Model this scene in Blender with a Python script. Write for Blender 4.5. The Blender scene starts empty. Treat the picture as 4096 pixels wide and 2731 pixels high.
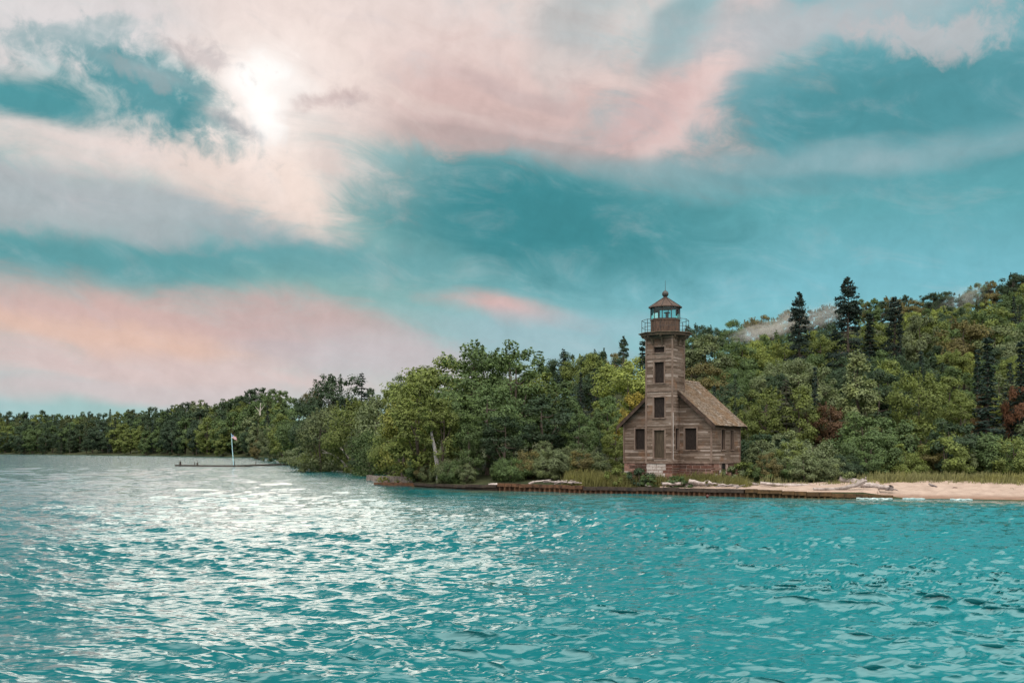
import bpy, math, random
import numpy as np
from mathutils import Vector, Euler

R = math.radians
sc = bpy.context.scene
COL = sc.collection
rnd = random.Random(7)
rng = np.random.default_rng(7)

# ---------------------------------------------------------------- camera
F, CX, HY, CAMZ = 3982.0, 2048.0, 1797.0, 3.4      # focal length (px), optical centre, horizon row, eye height
cam_data = bpy.data.cameras.new('camera')
cam_data.lens = 35; cam_data.sensor_width = 36
cam_data.shift_y = (HY - 1365.5) / 4096
cam_data.clip_start = 0.1; cam_data.clip_end = 20000
cam = bpy.data.objects.new('camera', cam_data); COL.objects.link(cam)
cam.location = (0, 0, CAMZ); cam.rotation_euler = (R(90), 0, 0)
sc.camera = cam

def P(px, py, Y):
    """world point seen at photo pixel (px,py) and standing Y metres off"""
    return Vector(((px - CX) / F * Y, Y, CAMZ + (HY - py) / F * Y))
def px_of(x, y): return CX + x / y * F
def py_of(z, y): return HY - (z - CAMZ) / y * F

# ---------------------------------------------------------------- colours
def lin(c):
    return tuple(((v / 255) / 12.92 if v / 255 <= 0.04045 else ((v / 255 + 0.055) / 1.055) ** 2.4) for v in c)

# ---------------------------------------------------------------- materials
class NT:
    def __init__(s, tree): s.t = tree; s.n = tree.nodes; s.l = tree.links
    def add(s, typ, **kw):
        nd = s.n.new(typ)
        ins = kw.pop('ins', {})
        for k, v in kw.items(): setattr(nd, k, v)
        for k, v in ins.items(): s.set(nd.inputs[k], v)
        return nd
    def set(s, sock, v):
        if isinstance(v, bpy.types.NodeSocket): s.l.new(v, sock)
        else: sock.default_value = v
    def math(s, op, a, b=0.0, c=0.0, clamp=False):
        nd = s.n.new('ShaderNodeMath'); nd.operation = op; nd.use_clamp = clamp
        for i, v in enumerate((a, b, c)): s.set(nd.inputs[i], v)
        return nd.outputs[0]
    def vmath(s, op, a, b=(0, 0, 0)):
        nd = s.n.new('ShaderNodeVectorMath'); nd.operation = op
        s.set(nd.inputs[0], a); s.set(nd.inputs[1], b)
        return nd.outputs['Value'] if op in ('LENGTH', 'DOT_PRODUCT') else nd.outputs[0]
    def mix(s, fac, a, b, blend='MIX'):
        nd = s.n.new('ShaderNodeMix'); nd.data_type = 'RGBA'; nd.blend_type = blend
        s.set(nd.inputs[0], fac)
        for i, v in ((6, a), (7, b)): s.set(nd.inputs[i], v if isinstance(v, bpy.types.NodeSocket) else (*v[:3], 1))
        return nd.outputs[2]
    def noise(s, vec, scale, detail=4, rough=.55, col=False, dist=0.0):
        nd = s.add('ShaderNodeTexNoise', ins={'Vector': vec, 'Scale': scale, 'Detail': detail, 'Roughness': rough, 'Distortion': dist})
        return nd.outputs[1 if col else 0]
    def ramp(s, fac, stops):
        nd = s.n.new('ShaderNodeValToRGB'); s.l.new(fac, nd.inputs[0])
        el = nd.color_ramp.elements
        while len(el) < len(stops): el.new(0.5)
        for e, (p, c) in zip(el, stops): e.position = p; e.color = (*c[:3], 1)
        return nd.outputs[0]
    def mrange(s, v, a, b, c=0.0, d=1.0, smooth=True):
        nd = s.n.new('ShaderNodeMapRange'); nd.interpolation_type = 'SMOOTHSTEP' if smooth else 'LINEAR'
        s.set(nd.inputs[0], v)
        for i, x in enumerate((a, b, c, d)): s.set(nd.inputs[i + 1], x)
        return nd.outputs[0]

def new_mat(name):
    m = bpy.data.materials.new(name); m.use_nodes = True
    nt = NT(m.node_tree); nt.n.clear()
    out = nt.add('ShaderNodeOutputMaterial')
    return m, nt, out

def pbr(name, build, rough=.8, spec=.25, metal=0.0, bump=None):
    m, nt, out = new_mat(name)
    b = nt.add('ShaderNodeBsdfPrincipled', ins={'Roughness': rough, 'Specular IOR Level': spec, 'Metallic': metal})
    tc = nt.add('ShaderNodeTexCoord').outputs['Object']
    c = build(nt, tc)
    nt.set(b.inputs['Base Color'], c if isinstance(c, bpy.types.NodeSocket) else (*c[:3], 1))
    if bump:
        sc_, st, d = bump
        h = nt.noise(tc, sc_, 5, .6)
        bp = nt.add('ShaderNodeBump', ins={'Strength': st, 'Distance': d, 'Height': h})
        nt.l.new(bp.outputs[0], b.inputs['Normal'])
    nt.l.new(b.outputs[0], out.inputs[0])
    return m

def two_tone(c1, c2, scale=3.0, lo=.35, hi=.65, stretch=(1, 1, 1)):
    def f(nt, tc):
        v = nt.vmath('MULTIPLY', tc, stretch)
        return nt.ramp(nt.noise(v, scale, 6, .65), [(lo, c1), (hi, c2)])
    return f

# ---------------------------------------------------------------- mesh helpers
class MB:
    """collects verts / faces, then links them as ONE mesh object"""
    def __init__(s): s.v = []; s.f = []; s.m = []
    def add(s, vs, fs, mi=0):
        o = len(s.v); s.v += [tuple(x) for x in vs]
        for f in fs: s.f.append([o + i for i in f]); s.m.append(mi)
    def box(s, c, d, mi=0, rz=0.0, taper=1.0):
        cx, cy, cz = c; x, y, z = d[0] / 2, d[1] / 2, d[2] / 2
        ca, sa = math.cos(rz), math.sin(rz); vs = []
        for k, (a, b_, e) in enumerate([(-x, -y, -z), (x, -y, -z), (x, y, -z), (-x, y, -z), (-x, -y, z), (x, -y, z), (x, y, z), (-x, y, z)]):
            if k > 3: a *= taper; b_ *= taper
            vs.append((cx + a * ca - b_ * sa, cy + a * sa + b_ * ca, cz + e))
        s.add(vs, [(3, 2, 1, 0), (4, 5, 6, 7), (0, 1, 5, 4), (1, 2, 6, 5), (2, 3, 7, 6), (3, 0, 4, 7)], mi)
    def tube(s, pts, rad, n=6, mi=0, cap=True):
        pts = [Vector(p) for p in pts]; k = len(pts)
        if not hasattr(rad, '__len__'): rad = [rad] * k
        o = len(s.v)
        for i, p in enumerate(pts):
            d = (pts[min(i + 1, k - 1)] - pts[max(i - 1, 0)]).normalized()
            a = d.cross(Vector((0, 0, 1)) if abs(d.z) < .9 else Vector((1, 0, 0))).normalized(); b = d.cross(a)
            for j in range(n):
                t = 2 * math.pi * j / n
                s.v.append(tuple(p + (a * math.cos(t) + b * math.sin(t)) * rad[i]))
        for i in range(k - 1):
            for j in range(n):
                s.f.append([o + i * n + j, o + i * n + (j + 1) % n, o + (i + 1) * n + (j + 1) % n, o + (i + 1) * n + j]); s.m.append(mi)
        if cap:
            s.f.append([o + j for j in range(n)][::-1]); s.m.append(mi)
            s.f.append([o + (k - 1) * n + j for j in range(n)]); s.m.append(mi)
    def lathe(s, prof, n, cx=0, cy=0, a0=0.0, mi=0, caps=True):
        o = len(s.v)
        for r, z in prof:
            for j in range(n):
                t = a0 + 2 * math.pi * j / n
                s.v.append((cx + r * math.cos(t), cy + r * math.sin(t), z))
        for i in range(len(prof) - 1):
            for j in range(n):
                s.f.append([o + i * n + j, o + i * n + (j + 1) % n, o + (i + 1) * n + (j + 1) % n, o + (i + 1) * n + j]); s.m.append(mi)
        if caps:
            s.f.append([o + j for j in range(n)][::-1]); s.m.append(mi)
            s.f.append([o + (len(prof) - 1) * n + j for j in range(n)]); s.m.append(mi)
    def build(s, name, mats, parent=None, smooth=False):
        me = bpy.data.meshes.new(name); me.from_pydata(s.v, [], s.f)
        if not isinstance(mats, (list, tuple)): mats = [mats]
        for m in mats: me.materials.append(m)
        me.polygons.foreach_set('material_index', s.m)
        if smooth: me.polygons.foreach_set('use_smooth', [True] * len(s.f))
        me.update()
        return link(name, me, parent)

def link(name, me, parent=None):
    o = bpy.data.objects.new(name, me); COL.objects.link(o)
    if parent: o.parent = parent
    return o
def np_mesh(name, verts, quads, mat, smooth=False):
    me = bpy.data.meshes.new(name)
    nq = len(quads); k = quads.shape[1]
    me.vertices.add(len(verts)); me.vertices.foreach_set('co', np.ascontiguousarray(verts, dtype=np.float32).ravel())
    me.loops.add(nq * k); me.loops.foreach_set('vertex_index', np.ascontiguousarray(quads, dtype=np.int32).ravel())
    me.polygons.add(nq); me.polygons.foreach_set('loop_start', np.arange(nq, dtype=np.int32) * k)
    if smooth: me.polygons.foreach_set('use_smooth', np.ones(nq, dtype=bool))
    me.materials.append(mat); me.update(calc_edges=True)
    return me
def empty(name, loc, rz=0.0):
    o = bpy.data.objects.new(name, None); COL.objects.link(o)
    o.location = loc; o.rotation_euler = (0, 0, rz); o.empty_display_size = .2
    return o
def tag(o, label=None, cat=None, group=None, kind=None):
    if label: o['label'] = label
    if cat: o['category'] = cat
    if group: o['group'] = group
    if kind: o['kind'] = kind
    return o
# ---------------------------------------------------------------- light: sky and one veiled sun
SUN_AZ, SUN_EL = math.atan2(640 - 1176, 2287), R(18.9)
w = bpy.data.worlds.new('World'); sc.world = w; w.use_nodes = True
nt = NT(w.node_tree); nt.n.clear()
wout = nt.add('ShaderNodeOutputWorld')
D = nt.add('ShaderNodeTexCoord').outputs['Generated']          # direction of the sky
sep = nt.add('ShaderNodeSeparateXYZ', ins={0: D})
az = nt.math('MULTIPLY', nt.math('ARCTAN2', sep.outputs[0], sep.outputs[1]), 57.29578)
el = nt.math('MULTIPLY', nt.math('ARCSINE', sep.outputs[2]), 57.29578)
AE = nt.add('ShaderNodeCombineXYZ', ins={0: az, 1: el, 2: 0.0}).outputs[0]
# drifting cloud texture: stretched along the wind, two scales
st = nt.add('ShaderNodeMapping', vector_type='TEXTURE', ins={'Vector': AE, 'Rotation': (0, 0, R(-12)), 'Scale': (2.3, 1, 1)}).outputs[0]
nz_big = nt.noise(st, .16, 3, .5, col=True)
nz_fine = nt.noise(st, .42, 7, .62, dist=.6)
nz_fine2 = nt.noise(AE, .8, 6, .6, dist=.4)
warp = nt.vmath('MULTIPLY', nt.vmath('SUBTRACT', nz_big, (.5, .5, .5)), (6, 4, 0))
AEW = nt.vmath('ADD', AE, warp)
N1 = nt.math('SUBTRACT', nz_fine, .5)
N2 = nt.math('SUBTRACT', nz_fine2, .5)

def ang(px, py):                       # photo position (2352 wide) -> azimuth, elevation in degrees
    x, z = (px - 1176) / 2287, (1032 - py) / 2287
    a = math.atan2(x, 1); return math.degrees(a), math.degrees(math.atan(z * math.cos(a)))

def vgrad(stops):                      # colour by elevation
    return nt.ramp(nt.math('DIVIDE', el, 90.0, clamp=True), [(e / 90, lin(c)) for e, c in stops])
left = vgrad([(0, (126, 184, 194)), (4, (150, 184, 190)), (9, (96, 156, 162)), (13, (98, 158, 164)), (24, (170, 195, 198)), (30, (96, 150, 158)), (60, (84, 140, 150)), (90, (226, 226, 228))])
right = vgrad([(0, (168, 196, 204)), (5, (124, 188, 198)), (9, (116, 184, 198)), (13, (92, 164, 172)), (18, (84, 150, 160)), (24, (124, 180, 188)), (31, (140, 208, 213)), (60, (120, 190, 198)), (90, (226, 226, 228))])
sky = nt.mix(nt.mrange(az, -12, 16), left, right)
nish = nt.add('ShaderNodeTexSky', sky_type='NISHITA', sun_disc=False, sun_elevation=SUN_EL, sun_rotation=SUN_AZ, altitude=200, air_density=1.2, dust_density=1.5)
nsky = nt.mix(1.0, nish.outputs[0], (.10, .12, .12), 'MULTIPLY')
sky = nt.mix(.03, sky, nsky)

def blob(px, py, rx, ry, rot, color, strength=1.0, k=1.2, soft=0.22, fine=False, gain=1.0):
    """a bank of cloud: an ellipse of sky (sizes in photo pixels /2352), its edge broken up by the drift texture"""
    global sky
    a, e = ang(px, py); d = 40.0
    mp = nt.add('ShaderNodeMapping', vector_type='TEXTURE',
                ins={'Vector': AEW, 'Location': (a, e, 0), 'Rotation': (0, 0, R(rot)), 'Scale': (rx / d, ry / d, 1)}).outputs[0]
    q = nt.vmath('LENGTH', mp)
    q = nt.math('MULTIPLY_ADD', N2 if fine else N1, k, q)
    f = nt.mrange(q, soft, 1.0, strength, 0.0)
    sky = nt.mix(f, sky, tuple(v * gain for v in lin(color)))

# large masses first
blob(1230, 505, 680, 205, -8, (66, 139, 147), 1.0, .6, soft=.15)
blob(250, 590, 680, 100, 2, (92, 156, 162), .85, .8)
blob(700, 590, 500, 70, -6, (106, 164, 170), .7, .9)
blob(2020, 240, 560, 170, 4, (80, 147, 156), .95, 1.0, soft=0)
blob(900, 40, 1060, 250, -4, (230, 214, 209), 1.0, 1.0)
blob(150, 50, 560, 170, 0, (222, 216, 216), .95, 1.4)
blob(1150, 215, 640, 180, -9, (215, 187, 182), .95, 1.1)
blob(900, 250, 330, 130, -14, (205, 178, 173), .8, 1.2)
blob(1250, 330, 520, 90, -8, (182, 164, 163), .65, 1.2)
blob(1330, 60, 160, 120, 40, (172, 182, 184), .65, 1.3)
blob(1690, 90, 95, 330, -36, (206, 192, 192), .85, 1.1)
blob(1560, 70, 55, 190, -35, (138, 172, 178), .75, 1.2)
blob(1620, 185, 62, 300, -38, (226, 203, 199), 1.0, 1.1)
blob(1480, 270, 190, 75, 18, (214, 182, 179), .8, 1.3)
blob(1950, 30, 560, 90, 6, (174, 188, 193), .85, 1.6)
blob(1820, 75, 300, 60, 8, (190, 192, 196), .65, 1.8, fine=True)
blob(2170, 62, 260, 55, 0, (202, 196, 198), .7, 2.2, fine=True)
blob(320, 335, 720, 160, -3, (230, 216, 211), 1.0, 1.3, soft=.05)
blob(180, 470, 640, 85, -3, (194, 190, 193), .8, 1.1)
blob(340, 500, 560, 70, -4, (166, 180, 184), .7, 1.2)
blob(560, 425, 320, 115, -20, (234, 216, 207), .95, 1.2)
blob(1950, 350, 640, 46, 0, (142, 176, 183), .75, 1.3)
blob(1600, 400, 460, 60, -5, (128, 166, 172), .6, 1.2)
blob(1940, 400, 380, 30, -4, (96, 160, 169), .5, 1.4)
# veiled sun and the light round it
blob(680, 180, 340, 270, 0, (246, 230, 223), .85, .9)
blob(640, 340, 200, 160, -20, (248, 230, 221), .8, 1.2)
blob(680, 420, 70, 160, 8, (242, 222, 211), .6, 1.0)
blob(1050, 95, 430, 60, -14, (241, 226, 220), .3, 3.2)
blob(1320, 150, 300, 34, -24, (238, 220, 214), .28, 3.2)
blob(1180, 285, 420, 28, -10, (228, 202, 197), .35, 2.6)
blob(900, 175, 260, 28, -20, (242, 226, 218), .25, 3.2)
blob(1180, 190, 300, 24, -16, (190, 172, 172), .45, 2.0)
# openings of clear teal
blob(330, 200, 330, 120, -14, (90, 154, 162), .97, 1.5, fine=True)
blob(60, 235, 230, 70, -4, (74, 150, 158), .97, 1.6)
blob(480, 240, 120, 66, -8, (80, 148, 156), .9, 1.8, fine=True)
blob(220, 60, 190, 45, 10, (178, 194, 197), .6, 2.2, fine=True)
blob(330, 170, 150, 26, -8, (190, 186, 188), .4, 2.6, fine=True)
blob(628, 205, 190, 160, 10, (250, 238, 232), .95, 1.4, soft=0, gain=1.0)
blob(632, 205, 130, 130, 14, (255, 249, 245), .8, 1.6, soft=0)
blob(608, 172, 92, 62, -12, (255, 252, 249), .95, 2.0, soft=0, fine=True, gain=1.1)
blob(638, 238, 62, 84, 8, (255, 252, 249), .95, 1.8, soft=0, fine=True, gain=1.1)
blob(780, 215, 90, 28, 12, (186, 164, 164), .6, 1.8, soft=0, fine=True)
blob(545, 265, 90, 26, -14, (158, 160, 166), .6, 1.9, soft=0, fine=True)
blob(500, 130, 120, 40, -10, (200, 190, 190), .7, 2.2, fine=True)
blob(765, 345, 70, 110, 6, (208, 190, 186), .4, 2.0, soft=0)
# the pink banks near the horizon
blob(300, 745, 800, 125, -2, (212, 180, 174), .95, .8)
blob(250, 785, 660, 64, -3, (226, 192, 176), .85, .9)
blob(700, 750, 360, 80, -10, (200, 174, 172), .75, 1.0)
blob(420, 860, 900, 66, -2, (216, 196, 193), .95, .8)
blob(900, 830, 480, 75, -6, (200, 192, 195), .85, .9)
blob(1240, 800, 420, 70, -8, (166, 190, 199), .6, .9)
blob(300, 900, 760, 44, -1, (208, 196, 196), .9, .6)
blob(1165, 714, 250, 60, -7, (218, 180, 175), 1.0, 1.0, soft=0)
blob(1330, 745, 330, 55, -4, (162, 190, 200), .5, 1.0)
# thin high veil: grey-mauve streaks over everything
sky = nt.mix(nt.mrange(N1, -.02, .26, 0.0, .22), sky, lin((186, 180, 184)))
sky = nt.mix(nt.mrange(N2, .08, .34, 0.0, .05), sky, lin((206, 196, 196)))
sky = nt.mix(1.0, sky, nt.add('ShaderNodeCombineXYZ', ins={i: nt.math('MULTIPLY_ADD', N1, .26, nt.math('MULTIPLY_ADD', N2, .26, 1.0)) for i in range(3)}).outputs[0], 'MULTIPLY')
# overhead and behind the boat: unseen warm bright deck, added to light land and house
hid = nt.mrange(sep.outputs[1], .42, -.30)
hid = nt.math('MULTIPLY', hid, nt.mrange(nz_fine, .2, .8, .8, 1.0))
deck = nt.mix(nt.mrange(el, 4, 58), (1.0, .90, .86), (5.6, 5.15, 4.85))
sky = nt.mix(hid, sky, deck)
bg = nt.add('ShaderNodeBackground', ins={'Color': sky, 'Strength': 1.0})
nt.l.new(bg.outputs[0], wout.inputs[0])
w.cycles.sampling_method = 'MANUAL'; w.cycles.sample_map_resolution = 512

sun_d = bpy.data.lights.new('sun', 'SUN'); sun_d.energy = 0.30; sun_d.angle = R(26); sun_d.color = (1, .9, .78)
sun = bpy.data.objects.new('sun', sun_d); COL.objects.link(sun)
sdir = Vector((math.sin(SUN_AZ) * math.cos(SUN_EL), math.cos(SUN_AZ) * math.cos(SUN_EL), math.sin(SUN_EL)))
sun.rotation_euler = sdir.to_track_quat('Z', 'Y').to_euler()
sun.location = sdir * 400
sc.view_settings.view_transform = 'Standard'; sc.view_settings.look = 'None'
sc.view_settings.exposure = 0.0; sc.view_settings.gamma = 1.0
sc.render.engine = 'CYCLES'
sc.cycles.max_bounces = 6; sc.cycles.transparent_max_bounces = 8
sc.cycles.volume_bounces = 1; sc.cycles.volume_step_rate = 1.5
sc.cycles.use_denoising = True
# ---------------------------------------------------------------- ground, beach, water
def interp(tab):
    xs = np.array([t[0] for t in tab], float); ys = np.array([t[1] for t in tab], float)
    return lambda p: np.interp(p, xs, ys)
shoreY = interp([(-9000, 1500), (-1500, 1000), (0, 713), (600, 541), (1045, 420), (1180, 300), (1245, 172), (1480, 146), (1600, 124), (1655, 92), (1817, 85.5),
                 (2000, 81.6), (2332, 78.5), (2650, 75.5), (2973, 71.5), (3234, 70), (3400, 69.6), (3600, 69), (4096, 66.5), (5500, 62), (12000, 45)])
crestY = interp([(-9000, 2200), (-1500, 1300), (0, 830), (600, 650), (1045, 530), (1240, 430), (1500, 340), (1700, 290), (2100, 235), (2400, 230),
                 (2800, 270), (3300, 320), (4096, 350), (5500, 380), (12000, 420)])
D2F = 1.7415
sil = interp([(p * D2F, q * D2F) for p, q in [(-4000, 960), (-600, 944), (0, 944), (60, 950), (140, 950), (270, 943), (400, 934), (440, 924), (500, 921), (560, 907), (600, 892),
              (640, 899), (680, 893), (720, 888), (850, 876), (900, 866), (945, 862), (1000, 860), (1100, 850), (1220, 838), (1300, 818), (1420, 788), (1480, 790), (1590, 752),
              (1700, 731), (1775, 718), (1804, 706), (1863, 702), (1903, 695), (1990, 680), (2030, 674), (2130, 675), (2200, 662), (2300, 640), (2352, 618), (2800, 560), (7000, 500)]])
def treeH(px): return np.interp(px, [0, 1000, 1600, 2400, 4096], [17, 16, 13, 11, 11])
def crestZ(px): return CAMZ + (HY - sil(px)) / F * crestY(px) - treeH(px) * .92
def sstep(t): t = np.clip(t, 0, 1); return t * t * (3 - 2 * t)
def bank(px): return np.interp(px, [1100, 1300, 3450, 3620], [.05, .42, .42, .03])
def ground(px, Y):
    """height of the land at column px (direction from the boat) and distance Y"""
    px = np.asarray(px, float); Y = np.asarray(Y, float)
    s = shoreY(px); d = Y - s; c = np.maximum(crestZ(px), 2.5); cY = crestY(px)
    flat = np.minimum(20.0 + 0 * px, (cY - s) * .3)
    near = bank(px) + (1.05 - bank(px)) * sstep(d / 9.0)
    far = (c - 1.05) * (.78 * np.clip((d - flat) / (cY - s - flat), 0, 1) + .22 * sstep((d - flat) / (cY - s - flat)))
    bump = .9 * np.sin(px * .011 + Y * .05) * np.sin(Y * .09 + px * .004) * np.clip((d - 25) / 60, 0, 1)
    z = near + far + bump - .35 * np.clip((px - 2640) / 120, 0, 1) * np.clip(d, 0, 1) * np.clip((np.interp(px, [2600, 2900, 3300, 3700, 4100, 5200], [3.0, 4.2, 5.6, 7.2, 7.0, 7]) - d) / .6, 0, 1)
    return np.where(d < 0, -1.6, z)

def grid_mesh(name, cols, rows_of, zf, mat, smooth=True):
    """land sheet: columns of constant direction, rows of growing distance"""
    px = np.asarray(cols, float); rows = np.array([rows_of(p) for p in px])      # C x Rw
    pxg = np.repeat(px[:, None], rows.shape[1], 1)
    z = zf(pxg, rows)
    X = (pxg - CX) / F * rows
    v = np.stack([X, rows, z], -1).reshape(-1, 3)
    C_, R_ = rows.shape
    i = np.arange(C_ * R_).reshape(C_, R_)
    q = np.stack([i[:-1, :-1], i[1:, :-1], i[1:, 1:], i[:-1, 1:]], -1).reshape(-1, 4)
    me = np_mesh(name, v, q, mat, smooth)
    return link(name, me)

soil = pbr('forest_floor', two_tone((.022, .030, .014), (.050, .055, .026), .6), .95, .1, bump=(2.0, .5, .2))
def land_rows(p):
    s, c = float(shoreY(p)), float(crestY(p))
    a = s + np.array([-.02, .0, .15, .5, 1, 2, 3, 4.5, 6, 8, 10, 13, 17, 22])
    b = np.linspace(a[-1] + 3, c, 34); e = c + np.array([30, 80, 200, 500, 1500])
    return np.concatenate([a, b, e])
def land_z(px, Y):
    z = ground(px, Y); c = crestY(px)
    return np.where(Y > c, z - (Y - c) * .02, z)
cols = np.concatenate([np.arange(-9000, -600, 300), np.arange(-600, 1150, 30), np.arange(1150, 1700, 9), np.arange(1700, 4700, 24), np.arange(4700, 12001, 300)])
tag(grid_mesh('terrain', cols, land_rows, land_z, soil), kind='structure')

def sand_col(n, tc):
    a = n.ramp(n.noise(tc, 1.2, 6, .6), [(.3, (.27, .205, .165)), (.7, (.39, .305, .25))])
    b = n.ramp(n.noise(tc, 9, 4, .7), [(.28, (.22, .15, .10)), (.42, (1, 1, 1))])
    wet = n.mrange(n.add('ShaderNodeSeparateXYZ', ins={0: tc}).outputs[2], .05, .30)
    c = n.mix(.5, a, n.mix(1.0, a, b, 'MULTIPLY'))
    return n.mix(wet, n.mix(1.0, c, (.62, .52, .46), 'MULTIPLY'), c)
sand = pbr('sand', sand_col, .95, .1, bump=(3.0, .6, .12))
def beach_rows(p):
    s = float(shoreY(p))
    w_ = np.interp(p, [2600, 2900, 3300, 3700, 4100, 5200], [3.0, 4.2, 5.6, 7.2, 7.0, 7])
    return s + np.concatenate([np.linspace(-1.5, 0, 4), np.linspace(.12, 1, 22) * w_])
def beach_z(px, Y):
    d = Y - shoreY(px)
    b = np.where(px < 3520, .44, .03)
    dune = .025 * np.sin(px * .021 + Y * 1.3) * np.clip(d / 4, 0, 1) + .02 * np.sin(px * .06 - Y * 2.1) * np.clip(d / 3, 0, 1)
    top = b + (1.12 - b) * sstep(d / 9.0) + .03 + dune
    under = np.where(px < 3520, -1.5, -.05 + d * .25)
    return np.where(d <= 0, under, top)
bcols = np.arange(2640, 5400, 10)
tag(grid_mesh('beach', bcols, beach_rows, beach_z, sand), kind='structure')

# ---- water: one sheet of real waves, fine near the boat, coarser far off
py_rows = np.concatenate([np.arange(3060, 2790, -3), np.arange(2790, 1900, -1.35), np.arange(1900, 1812, -.8), np.array([1812, 1810, 1808, 1806, 1804, 1802, 1800.5, 1798.4])])
Yr = CAMZ * F / (py_rows - HY)
wpx = np.concatenate([np.arange(-9000, -500, 100), np.arange(-500, 4600, 4.0), np.arange(4600, 13000, 100)])
PX, YY = np.meshgrid(wpx, Yr, indexing='ij')
XX = (PX - CX) / F * YY
dY = np.gradient(Yr)[None, :] + 0 * XX
zw = np.zeros_like(XX); xo = np.zeros_like(XX); yo = np.zeros_like(XX)
g1 = np.sin(XX * .21 + 1.3 + .9 * np.sin(YY * .11)) * np.sin(YY * .17 + XX * .06) + .6 * np.sin(XX * .55 - YY * .33 + 2) * np.sin(YY * .41 + .5)
patch = np.clip(.90 + .42 * g1, .5, 1.35) * np.interp(PX, [200, 1500, 2600], [.62, .88, 1.02])      # gusts: calm and ruffled water
ruff = np.interp(PX, [200, 1500, 2600], [.85, 1.1, 1.5])
for i in range(108):
    lam = 0.15 * (8.0 / .15) ** ((i + rng.random()) / 108)
    th = R(-112) + rng.normal(0, R(24 if lam > 1 else 20)) + (R(45) if rng.random() < .18 else 0)
    k = 2 * math.pi / lam; kx, ky = k * math.cos(th), k * math.sin(th)
    slope = np.interp(lam, [.15, .30, .5, .8, 1.2, 2.2, 4, 8], [.064, .074, .078, .060, .035, .021, .016, .012])
    a = slope / k * rng.uniform(.6, 1.4)
    ph = kx * XX + ky * YY + rng.uniform(0, 6.283)
    fade = np.clip((lam / (np.abs(dY) * 1.6)) - .8, 0, 1)
    m = a * fade * (patch if lam < 2.6 else 1.0) * (ruff if lam < 1.0 else 1.0)
    zw += m * np.cos(ph)
    c_ = 1.0 * m * np.sin(ph)
    xo -= c_ * math.cos(th); yo -= c_ * math.sin(th)
calm = np.clip((YY - shoreY(PX) + 1.5) / -5.0, .35, 1)
V = np.stack([XX + xo, YY + yo, zw * calm], -1).reshape(-1, 3)
Cn, Rn = XX.shape
ii = np.arange(Cn * Rn).reshape(Cn, Rn)
Q = np.stack([ii[:-1, :-1], ii[1:, :-1], ii[1:, 1:], ii[:-1, 1:]], -1).reshape(-1, 4)

wm, nt, out = new_mat('lake_water')
at = nt.add('ShaderNodeAttribute', attribute_name='shallow').outputs['Fac']
tc = nt.add('ShaderNodeTexCoord').outputs['Object']
dp = nt.math('ADD', nt.mrange(nt.add('ShaderNodeSeparateXYZ', ins={0: tc}).outputs[0], -12, 16), nt.math('MULTIPLY_ADD', nt.noise(tc, .06, 3), .8, -.4))
deep = nt.mix(dp, (.003, .080, .088), (.004, .120, .132))      # deep offshore, sand-floored turquoise towards the beach
wcol = nt.mix(at, deep, (.085, .10, .055))
st = nt.vmath('MULTIPLY', tc, (.28, 1, 1))
h1 = nt.noise(st, 1.7, 2, .5, dist=.4); h2 = nt.noise(st, 5.0, 2, .5, dist=.5)
hh = nt.math('MULTIPLY_ADD', h2, .42, h1)
far_ = nt.mrange(nt.add('ShaderNodeSeparateXYZ', ins={0: tc}).outputs[1], 20, 160, 1.0, 1.35)
bp = nt.add('ShaderNodeBump', ins={'Strength': far_, 'Distance': .16, 'Height': hh})
b = nt.add('ShaderNodeBsdfPrincipled', ins={'Base Color': wcol, 'Roughness': .05, 'IOR': 1.6, 'Specular IOR Level': .5, 'Specular Tint': (.74, .98, 1.0, 1), 'Normal': bp.outputs[0]})
nt.l.new(b.outputs[0], out.inputs[0])
wme = np_mesh('water', V, Q, wm, True)
shal = np.clip(1 - (shoreY(PX) - YY) / np.interp(PX, [1500, 1900, 2700, 3300, 4096], [5, 12, 9, 12, 9]), 0, 1) * np.clip((PX - 1480) / 150, 0, 1)
shal *= .55 + .6 * np.sin(XX * .5) * np.sin(XX * .23 + YY)
at_ = wme.attributes.new('shallow', 'FLOAT', 'POINT')
at_.data.foreach_set('value', np.clip(shal, 0, 1).astype(np.float32).ravel())
tag(link('water', wme), kind='structure')
lb = MB(); lb.box((0, 3000, -2.2), (16000, 16000, .4)); tag(lb.build('lake_bed', pbr('lake_bed', lambda n, t: (.02, .10, .11))), kind='structure')
# ---------------------------------------------------------------- vegetation
def leaf_mat(name, trans=.25):
    m, nt, out = new_mat(name)
    oi = nt.add('ShaderNodeObjectInfo')
    geo = nt.add('ShaderNodeNewGeometry')
    tc = nt.add('ShaderNodeTexCoord').outputs['Object']
    isl = nt.mrange(geo.outputs['Random Per Island'], 0, 1, .62, 1.38, smooth=False)
    c = nt.mix(1.0, oi.outputs['Color'], nt.add('ShaderNodeCombineXYZ', ins={0: isl, 1: isl, 2: isl}).outputs[0], 'MULTIPLY')
    n = nt.noise(tc, .55, 3, .6)
    c = nt.mix(nt.mrange(n, .45, .7, 0, .55), c, nt.mix(1.0, c, (1.40, 1.36, .90), 'MULTIPLY'))
    d = nt.add('ShaderNodeBsdfPrincipled', ins={'Base Color': c, 'Roughness': .6, 'Specular IOR Level': .18})
    t = nt.add('ShaderNodeBsdfTranslucent', ins={'Color': nt.mix(1.0, c, (1.3, 1.35, .7), 'MULTIPLY')})
    mx = nt.add('ShaderNodeMixShader', ins={0: trans})
    nt.l.new(d.outputs[0], mx.inputs[1]); nt.l.new(t.outputs[0], mx.inputs[2]); nt.l.new(mx.outputs[0], out.inputs[0])
    return m
LEAF = leaf_mat('foliage', .22); NEEDLE = leaf_mat('needles', .12)
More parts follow.
